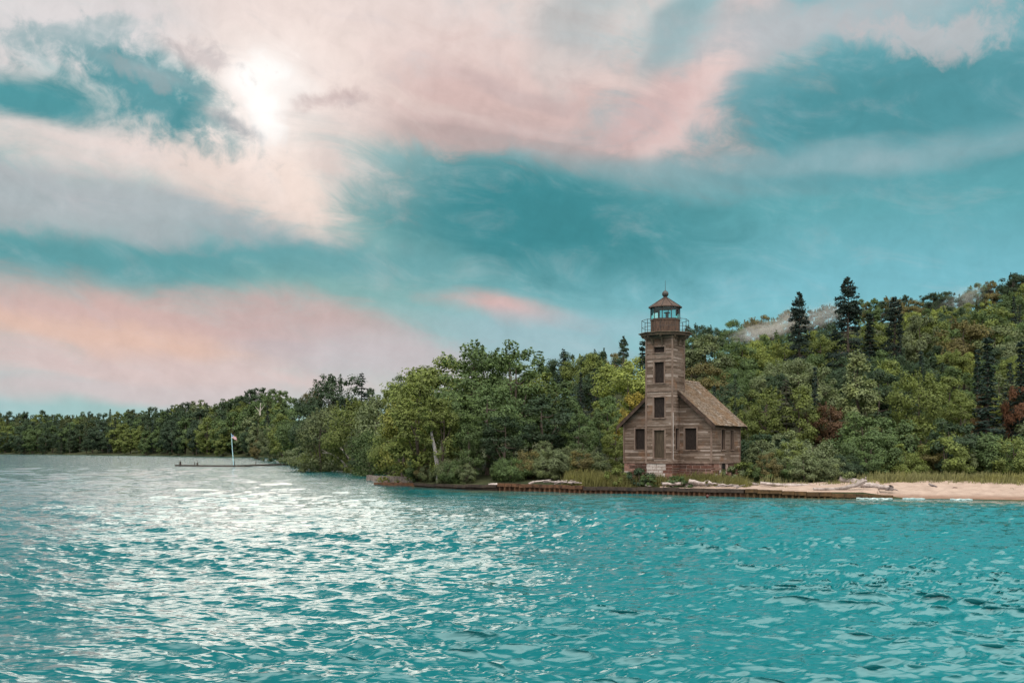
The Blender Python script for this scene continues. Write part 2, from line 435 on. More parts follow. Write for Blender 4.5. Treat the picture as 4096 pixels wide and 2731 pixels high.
BARK = pbr('bark', two_tone((.05, .04, .032), (.13, .11, .09), 4, stretch=(2, 2, .4)), .9, .1)
BIRCH = pbr('birch_bark', two_tone((.05, .045, .042), (.27, .26, .25), 3.5, .36, .50, (1, 1, 1.6)), .8, .15)
DEADWOOD = pbr('dead_wood', two_tone((.22, .19, .17), (.50, .46, .42), 5, stretch=(1, 1, .3)), .9, .1)

def rdir(n):
    v = rng.normal(size=(n, 3)); return v / np.linalg.norm(v, axis=1, keepdims=True)
def leaf_quads(c, nrm, size, asp=.6):
    """one four-cornered leaf at each centre"""
    n = len(c); nrm = nrm / (np.linalg.norm(nrm, axis=1, keepdims=True) + 1e-9)
    a = np.cross(nrm, rdir(n)); a /= (np.linalg.norm(a, axis=1, keepdims=True) + 1e-9); b = np.cross(nrm, a)
    s = (size * rng.uniform(.7, 1.35, n))[:, None] * .5
    bend = nrm * s * .35
    v = np.stack([c + a * s, c + b * s * asp - bend, c - a * s, c - b * s * asp - bend], 1)
    return v.reshape(-1, 3)
def crown_mesh(name, parts, mat):
    v = np.concatenate(parts); q = np.arange(len(v), dtype=np.int32).reshape(-1, 4)
    return np_mesh(name, v, q, mat)

def broadleaf(name, H, Rr, base, ncl, nleaf, size, top_sprigs=10, lean=0.0, cone=0.0, flat=.85, shell=.45, bark=BARK, limbs=6):
    """crown of many leaf clumps round a forked trunk; H height, Rr crown radius, base height of lowest leaves"""
    cz = (H + base) / 2; hz = (H - base) / 2
    ph = rng.uniform(0, 6.28, 4)
    cs, rs = [], []
    while len(cs) < ncl:
        d = rdir(1)[0]; r = rng.uniform(shell, 1) ** .5
        t = math.atan2(d[1], d[0])
        lump = 1 + .16 * math.sin(3 * t + ph[0] + 2 * d[2]) + .13 * math.sin(5 * t + ph[1] - 3 * d[2]) + .10 * math.sin(4 * d[2] + ph[2])
        zf = d[2] * r
        wid = 1 - cone * max(0, (zf + 1) / 2) ** 1.2
        p = np.array([d[0] * r * Rr * lump * wid, d[1] * r * Rr * lump * wid, cz + zf * hz * (1 + .12 * math.sin(2 * t + ph[3]))])
        p[0] += lean * (p[2] - base)
        cs.append(p); rs.append(rng.uniform(.20, .36) * Rr * (1 - .35 * r * abs(d[2])))
    for i in range(top_sprigs):
        t = rng.uniform(0, 6.28); r = Rr * rng.uniform(.05, .75)
        z0 = cz + hz * math.sqrt(max(0, 1 - (r / Rr) ** 2)) * .80
        L = rng.uniform(.08, .20) * H * .5
        for j in range(5):
            u = j / 4
            cs.append(np.array([math.cos(t) * r * (1 - cone * .8) + lean * (z0 - base) + (lean * 2 + .25 * math.cos(t)) * L * u, math.sin(t) * r * (1 - cone * .8) + .25 * math.sin(t) * L * u, z0 + L * u]))
            rs.append(Rr * .085 * (1.1 - .7 * u))
    parts = []
    tot = sum(r ** 2 for r in rs)
    for c, r in zip(cs, rs):
        n = max(6, int(nleaf * r ** 2 / tot))
        d = rdir(n); rad = rng.uniform(0, 1, n) ** .45
        p = c + d * rad[:, None] * r * np.array([1.15, 1.15, flat])
        out = (c - np.array([0, 0, cz - hz * .3])); out = out / (np.linalg.norm(out) + 1e-6)
        nr = d * .95 + out * .45 + np.array([0, 0, .45]) + rng.normal(0, .30, (n, 3))
        parts.append(leaf_quads(p, nr, np.full(n, size)))
    crown = crown_mesh(name, parts, LEAF)
    mb = MB(); tr = H * .016 + .05
    path = [(lean * max(0, z - base) * .8 + .12 * math.sin(z * .9 + ph[0]), .12 * math.cos(z * .7 + ph[1]), z) for z in np.linspace(-.6, H * .82, 8)]
    mb.tube(path, [tr * (1.15 - .95 * i / 7) for i in range(8)], 7)
    for i in range(limbs):
        k = 2 + i % 5; s = Vector(path[k]); e = Vector(cs[rng.integers(0, ncl)])
        e.z = max(e.z, s.z + .3)
        mid = s.lerp(e, .5) + Vector((0, 0, -.05 * H * .5))
        mb.tube([s, mid, e], [tr * .5, tr * .3, tr * .08], 5)
    to = mb.build(name + '_trunk', bark); tm = to.data; bpy.data.objects.remove(to)
    return crown, tm, H, Rr

def conifer(name, H, Rr, base, whorls, per, nn, size=.42, open_=0.0, droop=.25, topheavy=0.0, prof=1.0):
    """straight trunk with whorls of drooping needle branches"""
    parts = []; mb = MB(); tr = H * .012 + .05
    mb.tube([(.04 * math.sin(z), .04 * math.cos(z * 1.3), z) for z in np.linspace(-.6, H * .99, 9)], [tr * (1.1 - 1.05 * i / 8) for i in range(9)], 7)
    for i in range(whorls):
        u = (i + rng.random() * .5) / whorls; z = base + (H - base) * u
        L0 = Rr * (max(0.0, 1 - u) ** prof) + .12
        if topheavy and u > .55: L0 = Rr * (.30 + topheavy * math.sin(min(1, (u - .55) / .45) * math.pi) * .9) * (1 - max(0, u - .9) * 6)
        for j in range(per):
            if open_ and rng.random() < open_ * (1.25 - u if not topheavy else (1.0 if u < .6 else .25)): continue
            t = rng.uniform(0, 6.28); L = max(.25, L0 * rng.uniform(.55, 1.15))
            m = max(3, int(nn * L / Rr))
            s = rng.uniform(.12, 1, m) ** .8
            x = s * L; dz = -droop * L * s + .30 * droop * L * s ** 3 * 1.6
            wdt = .20 * L * (1 - s * .55) + .08
            off = rng.normal(0, 1, m) * wdt
            p = np.stack([math.cos(t) * x - math.sin(t) * off, math.sin(t) * x + math.cos(t) * off, z + dz - np.abs(rng.normal(0, .10, m))], 1)
            nr = np.stack([math.cos(t) * .5 + rng.normal(0, .4, m), math.sin(t) * .5 + rng.normal(0, .4, m), .7 + rng.normal(0, .3, m)], 1)
            parts.append(leaf_quads(p, nr, np.full(m, size), .42))
            if L > .6: mb.tube([(0, 0, z), (math.cos(t) * L * .85, math.sin(t) * L * .85, z - droop * L * .7)], [tr * .16, .012], 3, cap=False)
    crown = crown_mesh(name, parts, NEEDLE)
    to = mb.build(name + '_trunk', BARK); tm = to.data; bpy.data.objects.remove(to)
    return crown, tm, H, Rr

def ragged_pine(name, H, Rr, n_br, nn, size):
    """old pine: dense ovate head, sparse clumpy middle, wide drooping skirt"""
    parts = []; mb = MB(); tr = H * .013 + .05
    mb.tube([(.05 * math.sin(z * .6), .05 * math.cos(z * .8), z) for z in np.linspace(-.6, H * .98, 9)], [tr * (1.15 - 1.08 * i / 8) for i in range(9)], 7)
    side = rng.uniform(0, 6.28)
    for i in range(n_br):
        t = rng.random() ** .85                                    # 0 top, 1 foot
        L0 = np.interp(t, [0, .06, .16, .26, .33, .48, .66, .85, 1], [.06, .22, .40, .46, .44, .62, .92, 1.0, .8]) * Rr
        skip = np.interp(t, [0, .26, .32, .55, .7, 1], [0, 0, .42, .40, .12, .05])
        az_ = rng.uniform(0, 6.28)
        if rng.random() < skip + .22 * math.sin(az_ * 2 + side + t * 9): continue
        L = L0 * rng.uniform(.55, 1.15); z = H * (1 - t * .95) * .985 + rng.normal(0, .1)
        rise = np.interp(t, [0, .3, .6, 1], [.55, .10, -.18, -.32])
        m = int(nn * (.35 + L / Rr)); s = 1 - np.abs(rng.normal(0, .30, m)); s = np.clip(s, .12 if t < .3 else .28, 1.05)
        wv = (.12 + .20 * (1 - s)) * L + .12
        off = rng.normal(0, 1, m) * wv; dz = rise * L * s - .10 * L * s ** 2 + rng.normal(0, .13, m)
        p = np.stack([math.cos(az_) * s * L - math.sin(az_) * off, math.sin(az_) * s * L + math.cos(az_) * off, z + dz], 1)
        nr = np.stack([rng.normal(math.cos(az_) * .4, .5, m), rng.normal(math.sin(az_) * .4, .5, m), rng.normal(.6, .35, m)], 1)
        parts.append(leaf_quads(p, nr, np.full(m, size), .45))
        if L > .7: mb.tube([(0, 0, z), (math.cos(az_) * L * .5, math.sin(az_) * L * .5, z + rise * L * .5), (math.cos(az_) * L * .9, math.sin(az_) * L * .9, z + rise * L * .9 - .08 * L)], [tr * .22, tr * .14, .015], 4, cap=False)
    crown = crown_mesh(name, parts, NEEDLE)
    to = mb.build(name + '_trunk', BARK); tm = to.data; bpy.data.objects.remove(to)
    return crown, tm, H, Rr

BL = [broadleaf('maple_crown', 12, 4.3, 2.2, 62, 8200, .35, 8),
      broadleaf('maple_crown', 12, 3.7, 1.5, 60, 8000, .34, 6, cone=.25),
      broadleaf('maple_crown', 12, 4.8, 2.6, 70, 9000, .35, 5, flat=.7),
      broadleaf('maple_crown', 12, 3.2, 1.2, 56, 7600, .33, 9, cone=.35),
      broadleaf('maple_crown', 12, 4.0, 1.8, 50, 7800, .36, 4, shell=.3),
      broadleaf('maple_crown', 12, 4.4, 2.0, 64, 8400, .34, 12, lean=.06),
      broadleaf('maple_crown', 12, 3.5, 1.0, 58, 8000, .34, 3, flat=.8)]
FAR = [broadleaf('maple_crown', 14, 4.6, .2, 70, 4600, .62, 5, flat=.8, limbs=3), broadleaf('maple_crown', 14, 3.8, .0, 66, 4400, .60, 8, cone=.3, flat=.8, limbs=3), broadleaf('maple_crown', 14, 5.0, .3, 74, 4800, .62, 4, flat=.7, limbs=3)]
SP = [conifer('spruce_crown', 13, 2.3, .8, 34, 9, 17, .42),
      conifer('spruce_crown', 13, 1.8, .6, 34, 8, 15, .40, droop=.4),
      conifer('spruce_crown', 13, 2.7, 1.4, 30, 8, 18, .45, open_=.25)]
SH = [broadleaf('shrub_crown', 4, 2.3, .1, 46, 7200, .20, 8, flat=.8, limbs=4),
      broadleaf('shrub_crown', 4, 2.0, .1, 40, 6600, .19, 12, flat=.8, limbs=4),
      broadleaf('shrub_crown', 4, 2.8, .0, 52, 8000, .20, 6, flat=.75, limbs=4),
      broadleaf('shrub_crown', 4, 1.7, .1, 36, 6200, .18, 14, cone=.3, limbs=4)]

def plant(name, proto, x, y, z, h, wscale, color, label, cat, group=None, rz=None, lean=(0, 0), parts=('trunk', 'crown')):
    crown, trunk, H, Rr = proto
    e = empty(name, (x, y, z), rnd.uniform(0, 6.28) if rz is None else rz)
    e.rotation_euler.x, e.rotation_euler.y = lean
    s = h / H; e.scale = (s * wscale, s * wscale, s)
    t = link(parts[0], trunk, e); c = link(parts[1], crown, e)
    c.color = (*color, 1)
    tag(e, label, cat, group)
    return e

# kinds: name, colour, colour word
OLIVE, LIME, MID, DARK, BRONZE, RUST, GOLD, SAGE, PINEC = (.102, .132, .036), (.150, .185, .046), (.064, .102, .038), (.032, .056, .029), (.105, .096, .038), (.125, .060, .032), (.19, .160, .032), (.100, .128, .062), (.013, .027, .021)
PALE = (.15, .185, .085)
CW = {OLIVE: 'olive green', LIME: 'pale lime green', MID: 'mid green', DARK: 'dark green', BRONZE: 'bronze tinged', RUST: 'rust red', GOLD: 'golden yellow', SAGE: 'sage green', PINEC: 'blackish green'}

def gz(px, Y): return float(ground(px, Y))
items = []      # (Y, px, kind, proto, height, wscale, colour, label or None, keep)
def D(x, top, Y, kind, proto, ws, colour, label, lean=(0, 0), rz=None, dz=0.0):
    """a tree one can point to: x and top in the 2352-wide photo, Y metres off"""
    px = x * D2F
    if Y < 40:                              # a height instead of a distance: find where on the slope such a tree stands
        want = Y
        for Y in np.arange(86, 330, 1.0):
            if CAMZ + (HY - top * D2F) / F * Y - gz(px, Y) <= want and Y > 95: break
        Y = float(Y)
    z0 = gz(px, Y) + dz; zt = CAMZ + (HY - top * D2F) / F * Y
    items.append(dict(Y=Y, px=px, kind=kind, proto=proto, h=zt - z0, ws=ws, col=colour, label=label, keep=True, lean=lean, rz=rz, z=z0))

mapleTop = broadleaf('maple_crown', 13.0, 4.4, 1.5, 90, 8600, .33, 16, lean=.03, shell=.25, flat=.6, limbs=12)
mapleTop2 = broadleaf('maple_crown', 13.0, 3.6, 2.0, 64, 6400, .31, 24, lean=.07, shell=.3, flat=.6, limbs=12)
yellowT = broadleaf('maple_crown', 9, 2.7, .3, 70, 6400, .25, 14, cone=.2, flat=.8)
darkT = broadleaf('maple_crown', 10, 3.2, .6, 70, 6400, .28, 6, flat=.6)
willow = broadleaf('willow_crown', 11, 4.2, .2, 80, 7000, .32, 22, cone=.2, flat=1.0)
birchT = broadleaf('birch_crown', 9, 2.0, 3.0, 34, 2600, .24, 8, bark=BIRCH)
aspen = broadleaf('aspen_crown', 12, 2.5, .6, 84, 7600, .27, 16, cone=.55, flat=.8)
windT = broadleaf('maple_crown', 16, 5.6, .5, 110, 9000, .44, 22, lean=.05, flat=.7, shell=.25)
pineA = ragged_pine('pine_crown', 18, 3.3, 250, 60, .34)
pineB = ragged_pine('pine_crown', 20, 4.2, 300, 66, .36)
pineC = ragged_pine('pine_crown', 15, 3.2, 190, 56, .36)
spire = conifer('spruce_crown', 12, 1.2, .3, 36, 9, 12, .36, droop=.5)
ragged = conifer('spruce_crown', 12, 1.9, .6, 26, 8, 20, .40, open_=.3, droop=.15, prof=.7)

# the two big pines and other conifers on the slope
D(1836, 668, 150, 'pine_tree', pineA, 1.0, PINEC, 'tall dark pine with open gappy crown standing before the pale mist')
D(1948, 634, 140, 'pine_tree', pineB, 1.0, PINEC, 'tallest dark pine, bushy round top over bare gaps, on the right slope')
D(2055, 680, 165, 'pine_tree', pineA, 1.1, PINEC, 'shaggy dark pine right of the tallest pine, below the ridge')
D(1998, 714, 12, 'spruce_tree', spire, 2.0, PINEC, 'narrow dark spruce between the tallest pine and the shaggy pine')
D(2268, 766, 13, 'spruce_tree', spire, 1.5, PINEC, 'slim blackish spruce spire above the rust red trees')
D(2245, 795, 10, 'spruce_tree', spire, 1.2, PINEC, 'shorter spruce spire close beside the slim spire, over rusty trees')
D(2115, 800, 9.5, 'spruce_tree', spire, 1.0, PINEC, 'small dark spire behind the two bushy trees near the beach')
D(2345, 775, 12, 'spruce_tree', spire, 1.3, PINEC, 'blackish spruce at the extreme right edge above rusty leaves')
D(1872, 836, 9, 'spruce_tree', spire, 1.0, PINEC, 'narrow dark spire low on the slope under the tall pine')
D(1806, 862, 9, 'spruce_tree', ragged, 1.2, (.035, .04, .026), 'ragged thin spruce between two yellowish bushes right of the roof')
D(1294, 795, 200, 'spruce_tree', ragged, 1.1, PINEC, 'small lone spruce standing out of the skyline left of the tower')
D(831, 850, 225, 'spruce_tree', ragged, 1.3, PINEC, 'bottle shaped dark spruce right of the wind swept crown')
D(1334, 850, 150, 'spruce_tree', SP[0], .9, PINEC, 'broader of the two dark conifers left of the tower')
D(1365, 842, 155, 'spruce_tree', SP[1], 1.1, PINEC, 'slimmer of the two dark conifers left of the tower')
D(1476, 775, 125, 'spruce_tree', spire, 1.2, PINEC, 'dark spruce half hidden directly behind the tower left edge')
D(1432, 770, 205, 'pine_tree', pineC, .9, DARK, 'airy lone tree crown rising from the ridge left of the gallery')
D(1640, 880, 8, 'spruce_tree', SP[0], .9, PINEC, 'dark spruce just above the house ridge')
D(1688, 905, 6.5, 'spruce_tree', SP[2], .7, DARK, 'dark little conifer above the right end of the roof')
# broadleaves with a look of their own
D(760, 856, 215, 'maple_tree', windT, 1.15, DARK, 'big dark wind swept broadleaf tree on the left skyline', rz=0)
D(1085, 782, 101, 'maple_tree', mapleTop, 1.05, MID, 'tallest maple of the point with airy leafy twigs on top', rz=0)
D(1175, 790, 104, 'maple_tree', mapleTop2, 1.0, MID, 'feathery windblown maple right of the tallest maple', rz=0)
D(1120, 870, 92, 'maple_tree', darkT, 1.1, MID, 'mid green maple below the tallest maple top')
D(1030, 822, 108, 'maple_tree', BL[2], 1.1, OLIVE, 'olive maple shoulder left of the tallest maple top')
D(1135, 812, 111, 'maple_tree', BL[0], 1.2, MID, 'dense green maple behind the feathery windblown maple')
D(1215, 838, 113, 'maple_tree', BL[4], 1.2, OLIVE, 'olive maple sloping down right of the feathery maple')
D(1275, 862, 110, 'maple_tree', BL[6], 1.2, MID, 'mid green maple above the darkest round tree')
D(980, 835, 112, 'maple_tree', BL[1], 1.2, OLIVE, 'left shoulder maple on the skyline above the yellowish tree')
D(958, 870, 93, 'maple_tree', yellowT, 1.05, OLIVE, 'yellowish green tree left of the white birch trunk')
D(925, 905, 101, 'maple_tree', yellowT, .9, (.135, .150, .036), 'most yellowish of the young trees beside the timber cribs')
D(1018, 905, 89.5, 'maple_tree', yellowT, .8, OLIVE, 'olive tree over the water, leaves hanging by the white birch trunk')
D(1075, 965, 88, 'maple_tree', yellowT, .9, MID, 'mid green young tree right of the white birch trunk')
D(1245, 895, 96, 'maple_tree', darkT, 1.3, DARK, 'darkest round tree halfway between the point and the house')
D(1160, 940, 89, 'maple_tree', darkT, 1.1, DARK, 'shady dark tree in the gap right of the white birch')
D(1330, 935, 93, 'maple_tree', darkT, .8, MID, 'mid green bushy tree left of the house eave')
D(1395, 905, 112, 'maple_tree', BL[1], .9, MID, 'green tree showing just left of the gable roof')
D(1445, 820, 128, 'maple_tree', BL[2], 1.15, LIME, 'domed pale lime tree touching the left edge of the tower')
D(1458, 895, 99, 'maple_tree', BL[1], .7, GOLD, 'golden leaved tree behind the left roof slope')
D(1415, 960, 92, 'maple_tree', darkT, .8, OLIVE, 'olive tree against the left gable corner of the house')
D(1970, 800, 98, 'aspen_tree', aspen, 1.1, PALE, 'tall cone shaped aspen with pale leaves behind the beach logs')
D(2112, 845, 9, 'maple_tree', BL[5], .8, OLIVE, 'bushy tree with pale leaf tips right of the cone shaped aspen')
D(2335, 885, 7, 'maple_tree', BL[0], .5, RUST, 'brightest rust red tree at the right edge')
D(2253, 898, 6.5, 'maple_tree', BL[3], .5, (.12, .080, .038), 'dull orange tree under the slim spruce spire')
D(1905, 918, 6.5, 'maple_tree', BL[4], .9, (.10, .060, .034), 'reddish brown tree low behind the cone shaped aspen')
D(1760, 890, 7.5, 'maple_tree', BL[6], .9, OLIVE, 'rounded olive tree just right of the roof end')
D(1835, 880, 8, 'maple_tree', BL[1], .9, OLIVE, 'rounded olive tree with ragged spruce on its left')
D(735, 935, 150, 'willow_tree', willow, .85, SAGE, 'grey green willow at the left end of the willow clump')
D(808, 912, 143, 'willow_tree', willow, .95, OLIVE, 'tallest willow of the waterside clump, olive and feathery')
D(868, 905, 136, 'willow_tree', willow, .85, SAGE, 'sage willow at the right end of the willow clump')
D(850, 985, 128, 'willow_tree', willow, 1.0, MID, 'low mid green willow beside the crib walls')
D(905, 960, 118, 'willow_tree', willow, 1.0, OLIVE, 'low olive willow behind the crib rocks')
D(650, 945, 260, 'maple_tree', BL[3], 1.0, OLIVE, 'olive round tree rising behind the pier shore end')
D(620, 965, 285, 'maple_tree', BL[6], .8, SAGE, 'pale grey green tree at the beach spit behind the pier')
D(685, 930, 235, 'maple_tree', BL[0], .95, MID, 'mid green tree between the pier end and the willows')
D(590, 1005, 330, 'maple_tree', BL[4], .8, BRONZE, 'bronze low tree on the far bank right of the flagpole')
# ---- the woods: walked from the water up the slope, keeping only trees that show
hor = np.full(6000, 2100.0)
def hslice(a, b): return slice(int(max(0, a + 900)), int(min(5999, b + 900)))
cands = list(items)
Y = 82.0
while Y < 900:
    step = 3.2 + Y * .022
    px = -260.0 + rnd.uniform(0, 60)
    while px < 4360:
        s, cY = float(shoreY(px)), float(crestY(px))
        far = px < 1150
        wm_ = 7.4 if not far else 8.5
        dpx = wm_ / Y * F * (.62 if not far else .5)
        y_ = Y + rnd.uniform(-.5, .5) * step
        d = y_ - s
        lo = 2.0 if px < 1640 else (11 if px < 2450 else 14)
        if d > lo and y_ < cY + 6 and not (2440 < px < 3010 and y_ < 96) and not (px > 1150 and px < 1700 and y_ < 180 and d < 8):
            edge = d < (14 if far else 26)
            r = rnd.random()
            if far:
                kind = 'spruce_tree' if r < .26 else 'maple_tree'
                h = rnd.uniform(14, 20)
                col = rnd.choice([DARK, DARK, DARK, MID, MID, OLIVE, DARK, (.035, .06, .035)]) if px < 800 else rnd.choice([DARK, MID, MID, OLIVE, OLIVE, MID, SAGE])
            elif edge:
                kind = 'shrub'; h = rnd.uniform(4.2, 6.8) if px > 2900 else rnd.uniform(3.5, 6)
                col = rnd.choice([OLIVE, OLIVE, MID, SAGE, MID, SAGE, DARK])
            else:
                pc = .10 if px < 3600 else .16
                kind = 'spruce_tree' if r < pc else 'maple_tree'
                h = rnd.uniform(8, 12) if y_ > 150 else rnd.uniform(5.5, 9)
                col = rnd.choice([OLIVE, OLIVE, MID, MID, LIME, LIME, DARK, DARK, SAGE, SAGE, BRONZE if rnd.random() < .3 else OLIVE]) if y_ < cY * .86 else rnd.choice([DARK, DARK, MID, BRONZE])
            if kind == 'spruce_tree': col = PINEC if rnd.random() < .6 else DARK; h *= 1.05
            pr = {'spruce_tree': SP, 'maple_tree': FAR if far else BL, 'shrub': SH}[kind]; pr = pr[rnd.randrange(len(pr))]
            cands.append(dict(Y=y_, px=px + rnd.uniform(-.3, .3) * dpx, kind=kind, proto=pr, h=h, ws=rnd.uniform(.85, 1.15), col=col, label=None, keep=False, lean=(0, 0), rz=None, z=None))
        px += dpx * rnd.uniform(.75, 1.3)
    Y += step
# front hedge of shrubs along the beach and left of the house
for (x0, x1, Y0, Y1, h0, h1, n) in ((1735, 2000, 76, 79, 1.2, 2.4, 18), (1735, 2352, 81, 84, 2.2, 3.8, 26), (1735, 2400, 85, 88, 3.8, 5.6, 24), (1735, 2400, 90, 94, 5.0, 6.8, 20), (965, 1330, 84.5, 87, 1.6, 2.8, 22), (1180, 1420, 86, 90, 2.6, 4.2, 14)):
    for i in range(n):
        px = (x0 + (x1 - x0) * (i + rnd.uniform(.1, .9)) / n) * D2F
        y_ = max(rnd.uniform(Y0, Y1), float(shoreY(px)) + (1.5 if px < 2400 else (6.2 if px < 3480 else 8.5)))
        if 2440 < px < 3000 and y_ < 90: continue
        cands.append(dict(Y=y_, px=px, kind='shrub', proto=SH[rnd.randrange(4)], h=rnd.uniform(h0, h1), ws=rnd.uniform(.8, 1.15), col=rnd.choice([OLIVE, MID, MID, SAGE, DARK, SAGE, BRONZE]), label=None, keep=False, lean=(0, 0), rz=None, z=None))
cands.sort(key=lambda c: c['Y'])
heroes = []
for c in items:
    tp = float(py_of(c['z'] + c['h'], c['Y'])); bt_ = float(py_of(c['z'], c['Y'])); hw_ = c['proto'][3] * c['h'] / c['proto'][2] * c['ws'] * F / c['Y']
    if c['px'] > 1500: heroes.append((c['px'], hw_, c['Y'], tp + (.42 if c['kind'] == 'pine_tree' else .58) * (bt_ - tp)))
flim = interp([(p * D2F, q * D2F) for p, q in [(1560, 760), (1640, 756), (1690, 772), (1750, 766), (1800, 754), (1850, 744), (1900, 740), (1960, 730), (2020, 730), (2080, 716), (2150, 702), (2220, 692), (2300, 672), (2352, 652), (2800, 600)]])
housed = False; shown = []
for c in cands:
    if not housed and c['Y'] > 86:
        housed = True
        hor[hslice(2490, 2700)] = np.minimum(hor[hslice(2490, 2700)], 1640); hor[hslice(2700, 2970)] = np.minimum(hor[hslice(2700, 2970)], 1660)
        hor[hslice(2585, 2738)] = np.minimum(hor[hslice(2585, 2738)], 1320)
    if c['z'] is None: c['z'] = gz(c['px'], c['Y'])
    top = float(py_of(c['z'] + c['h'], c['Y'])); sc_ = F / c['Y']
    hw = c['proto'][3] * c['h'] / c['proto'][2] * c['ws'] * sc_
    bot = float(py_of(c['z'], c['Y']))
    if c['kind'] in ('pine_tree', 'spruce_tree'): hw *= .55
    sl = hslice(c['px'] - hw * .75, c['px'] + hw * .75); seg = hor[sl]
    if len(seg) < 2: continue
    prof = top + (bot - top) * .75 * np.linspace(-1, 1, len(seg)) ** 2 * (.8 if c['kind'] != 'spruce_tree' else 1.2)
    vis = np.clip(seg - prof, 0, None); area = float(vis.mean() * 2 * hw)
    inframe = -40 < c['px'] < 4136
    c['area'] = area; c['top'] = top
    ssil = float(sil(c['px']))
    if not c['keep']:
        lim = ssil + rnd.choice([-12, -6, 0, 4, 10, 18, 26] if c['px'] > 1700 else [-16, -10, -4, 0, 4, 8, 12])
        if c['px'] > 2700 and c['Y'] < float(crestY(c['px'])) * .86: lim = float(flim(c['px'])) + rnd.choice([0, 4, 8, 14, 24])
        for hp, hh_, hY, clear in heroes:
            if c['Y'] < hY and abs(c['px'] - hp) < hh_ * .8 + hw * .5: lim = max(lim, clear)
        if top < lim:
            nh = c['h'] - (lim - top) / sc_
            if nh < max(2.5, c['h'] * .28): continue
            c['h'] = nh; top = lim; c['top'] = top; hw *= .5 + .5 * nh / (nh + (lim - top) / sc_ + 1e-6)
            prof = top + (bot - top) * .75 * np.linspace(-1, 1, len(seg)) ** 2 * (.8 if c['kind'] != 'spruce_tree' else 1.2)
            vis = np.clip(seg - prof, 0, None); area = float(vis.mean() * 2 * hw); c['area'] = area
        if vis.mean() < (8 if c['px'] < 1150 else 20) and inframe: continue
    c['inframe'] = inframe
    shown.append(c)
    hor[sl] = np.minimum(seg, prof)
trees = [c for c in shown if c['kind'] != 'shrub']; shrubs = [c for c in shown if c['kind'] == 'shrub']
trees.sort(key=lambda c: (not c['keep'], not c['inframe'], -c['area']))
single = trees[:292]; rest = trees[292:]
print('TREES', len(trees), 'single', len(single), 'rest', len(rest), 'shrubs', len(shrubs))

ZONES = [(0, 'at the far left shore'), (460, 'left of the pier'), (740, 'behind the flagpole'), (1010, 'right of the flagpole'),
         (1240, 'behind the willows'), (1560, 'behind the tall maples'), (2150, 'between maples and tower'), (2600, 'behind the house'),
         (2960, 'under the mist'), (3260, 'round the tallest pine'), (3560, 'above the beach'), (3840, 'at the right edge')]
SZONES = [(0, 'left of the white birch'), (1760, 'behind the rusty wall'), (2200, 'left of the lighthouse'), (2700, 'right of the house'), (3150, 'behind the beach logs'), (3560, 'above the open beach'), (3850, 'at the right end of the beach')]
ORD = ['', 'second', 'third', 'fourth', 'fifth', 'sixth', 'seventh', 'eighth', 'ninth', 'tenth', 'eleventh', 'twelfth', 'thirteenth', 'fourteenth', 'fifteenth']
def zone(px, Z): return [n for a, n in Z if px >= a or a == 0][-1]
def tier(c):
    s, cY = float(shoreY(c['px'])), float(crestY(c['px'])); u = (c['Y'] - s) / (cY - s)
    return 'low' if u < .33 else ('midway up' if u < .72 else 'ridge top')
def auto_labels(lst, Z, word, grp):
    fam = {}
    for c in lst:
        if c['label']: continue
        kw = word if word == 'shrub' else ('conifer' if c['kind'] == 'spruce_tree' else 'broadleaf tree')
        cw = CW.get(c['col'], 'dark green')
        tw = '' if word == 'shrub' else tier(c) + ' '
        fam.setdefault((cw, kw, tw, zone(c['px'], Z)), []).append(c)
    for (cw, kw, tw, z), cs in fam.items():
        cs.sort(key=lambda c: c['px'])
        for i, c in enumerate(cs):
            o = '' if len(cs) == 1 else ('leftmost ' if i == 0 else ('rightmost ' if i == len(cs) - 1 else ORD[min(i, 14)] + ' from left '))
            c['label'] = (o + tw + cw + ' ' + kw + ' ' + z); c['group'] = grp(c)
auto_labels(single, ZONES, 'tree', lambda c: 'trees of the far shore' if c['px'] < 1150 else 'trees on the wooded slope')
auto_labels(shrubs, SZONES, 'shrub', lambda c: 'shrubs along the shore')
for c in single + shrubs:
    x = (c['px'] - CX) / F * c['Y']
    v = 1 + rnd.uniform(-.16, .16); col = tuple(a * v for a in c['col'])
    plant(c['kind'], c['proto'], x, c['Y'], c['z'] - .1, c['h'], c['ws'], col, c['label'], 'shrub' if c['kind'] == 'shrub' else 'tree', c.get('group'), c['rz'], c['lean'],
          parts=('stem', 'leaves') if c['kind'] == 'shrub' else ('trunk', 'crown'))
# whatever is too far and too small to tell apart: one mass of woodland
if rest:
    buf = {}
    for c in rest:
        me = c['proto'][0]; key = me.name
        if key not in buf:
            a = np.empty(len(me.vertices) * 3, np.float32); me.vertices.foreach_get('co', a); q = a.reshape(-1, 4, 3)
            buf[key] = q[rng.permutation(len(q))[:1300]]
        q = buf[key]; cen = q.mean(1, keepdims=True); q = cen + (q - cen) * 1.7
        s = c['h'] / c['proto'][2]; t = rnd.uniform(0, 6.28); R2 = np.array([[math.cos(t), math.sin(t), 0], [-math.sin(t), math.cos(t), 0], [0, 0, 1]])
        c['v'] = (q.reshape(-1, 3) @ R2) * np.array([s * c['ws'], s * c['ws'], s]) + np.array([(c['px'] - CX) / F * c['Y'], c['Y'], c['z']])
    fo = link('distant_forest', crown_mesh('distant_forest', [c['v'] for c in rest], LEAF))
    fo.color = (.05, .066, .026, 1)
    tag(fo, 'distant mixed woodland filling gaps between the nearer trees', 'forest', kind='stuff')
# ---------------------------------------------------------------- the wooden lighthouse
TH = R(33.6); ZB = 0.85
OX, OY = 0.1553 * 79.5, 79.5
house = empty('lighthouse', (OX, OY, ZB), -TH)
tag(house, 'weathered wooden lighthouse, square tower with black lantern joined to a shingled house', 'lighthouse')

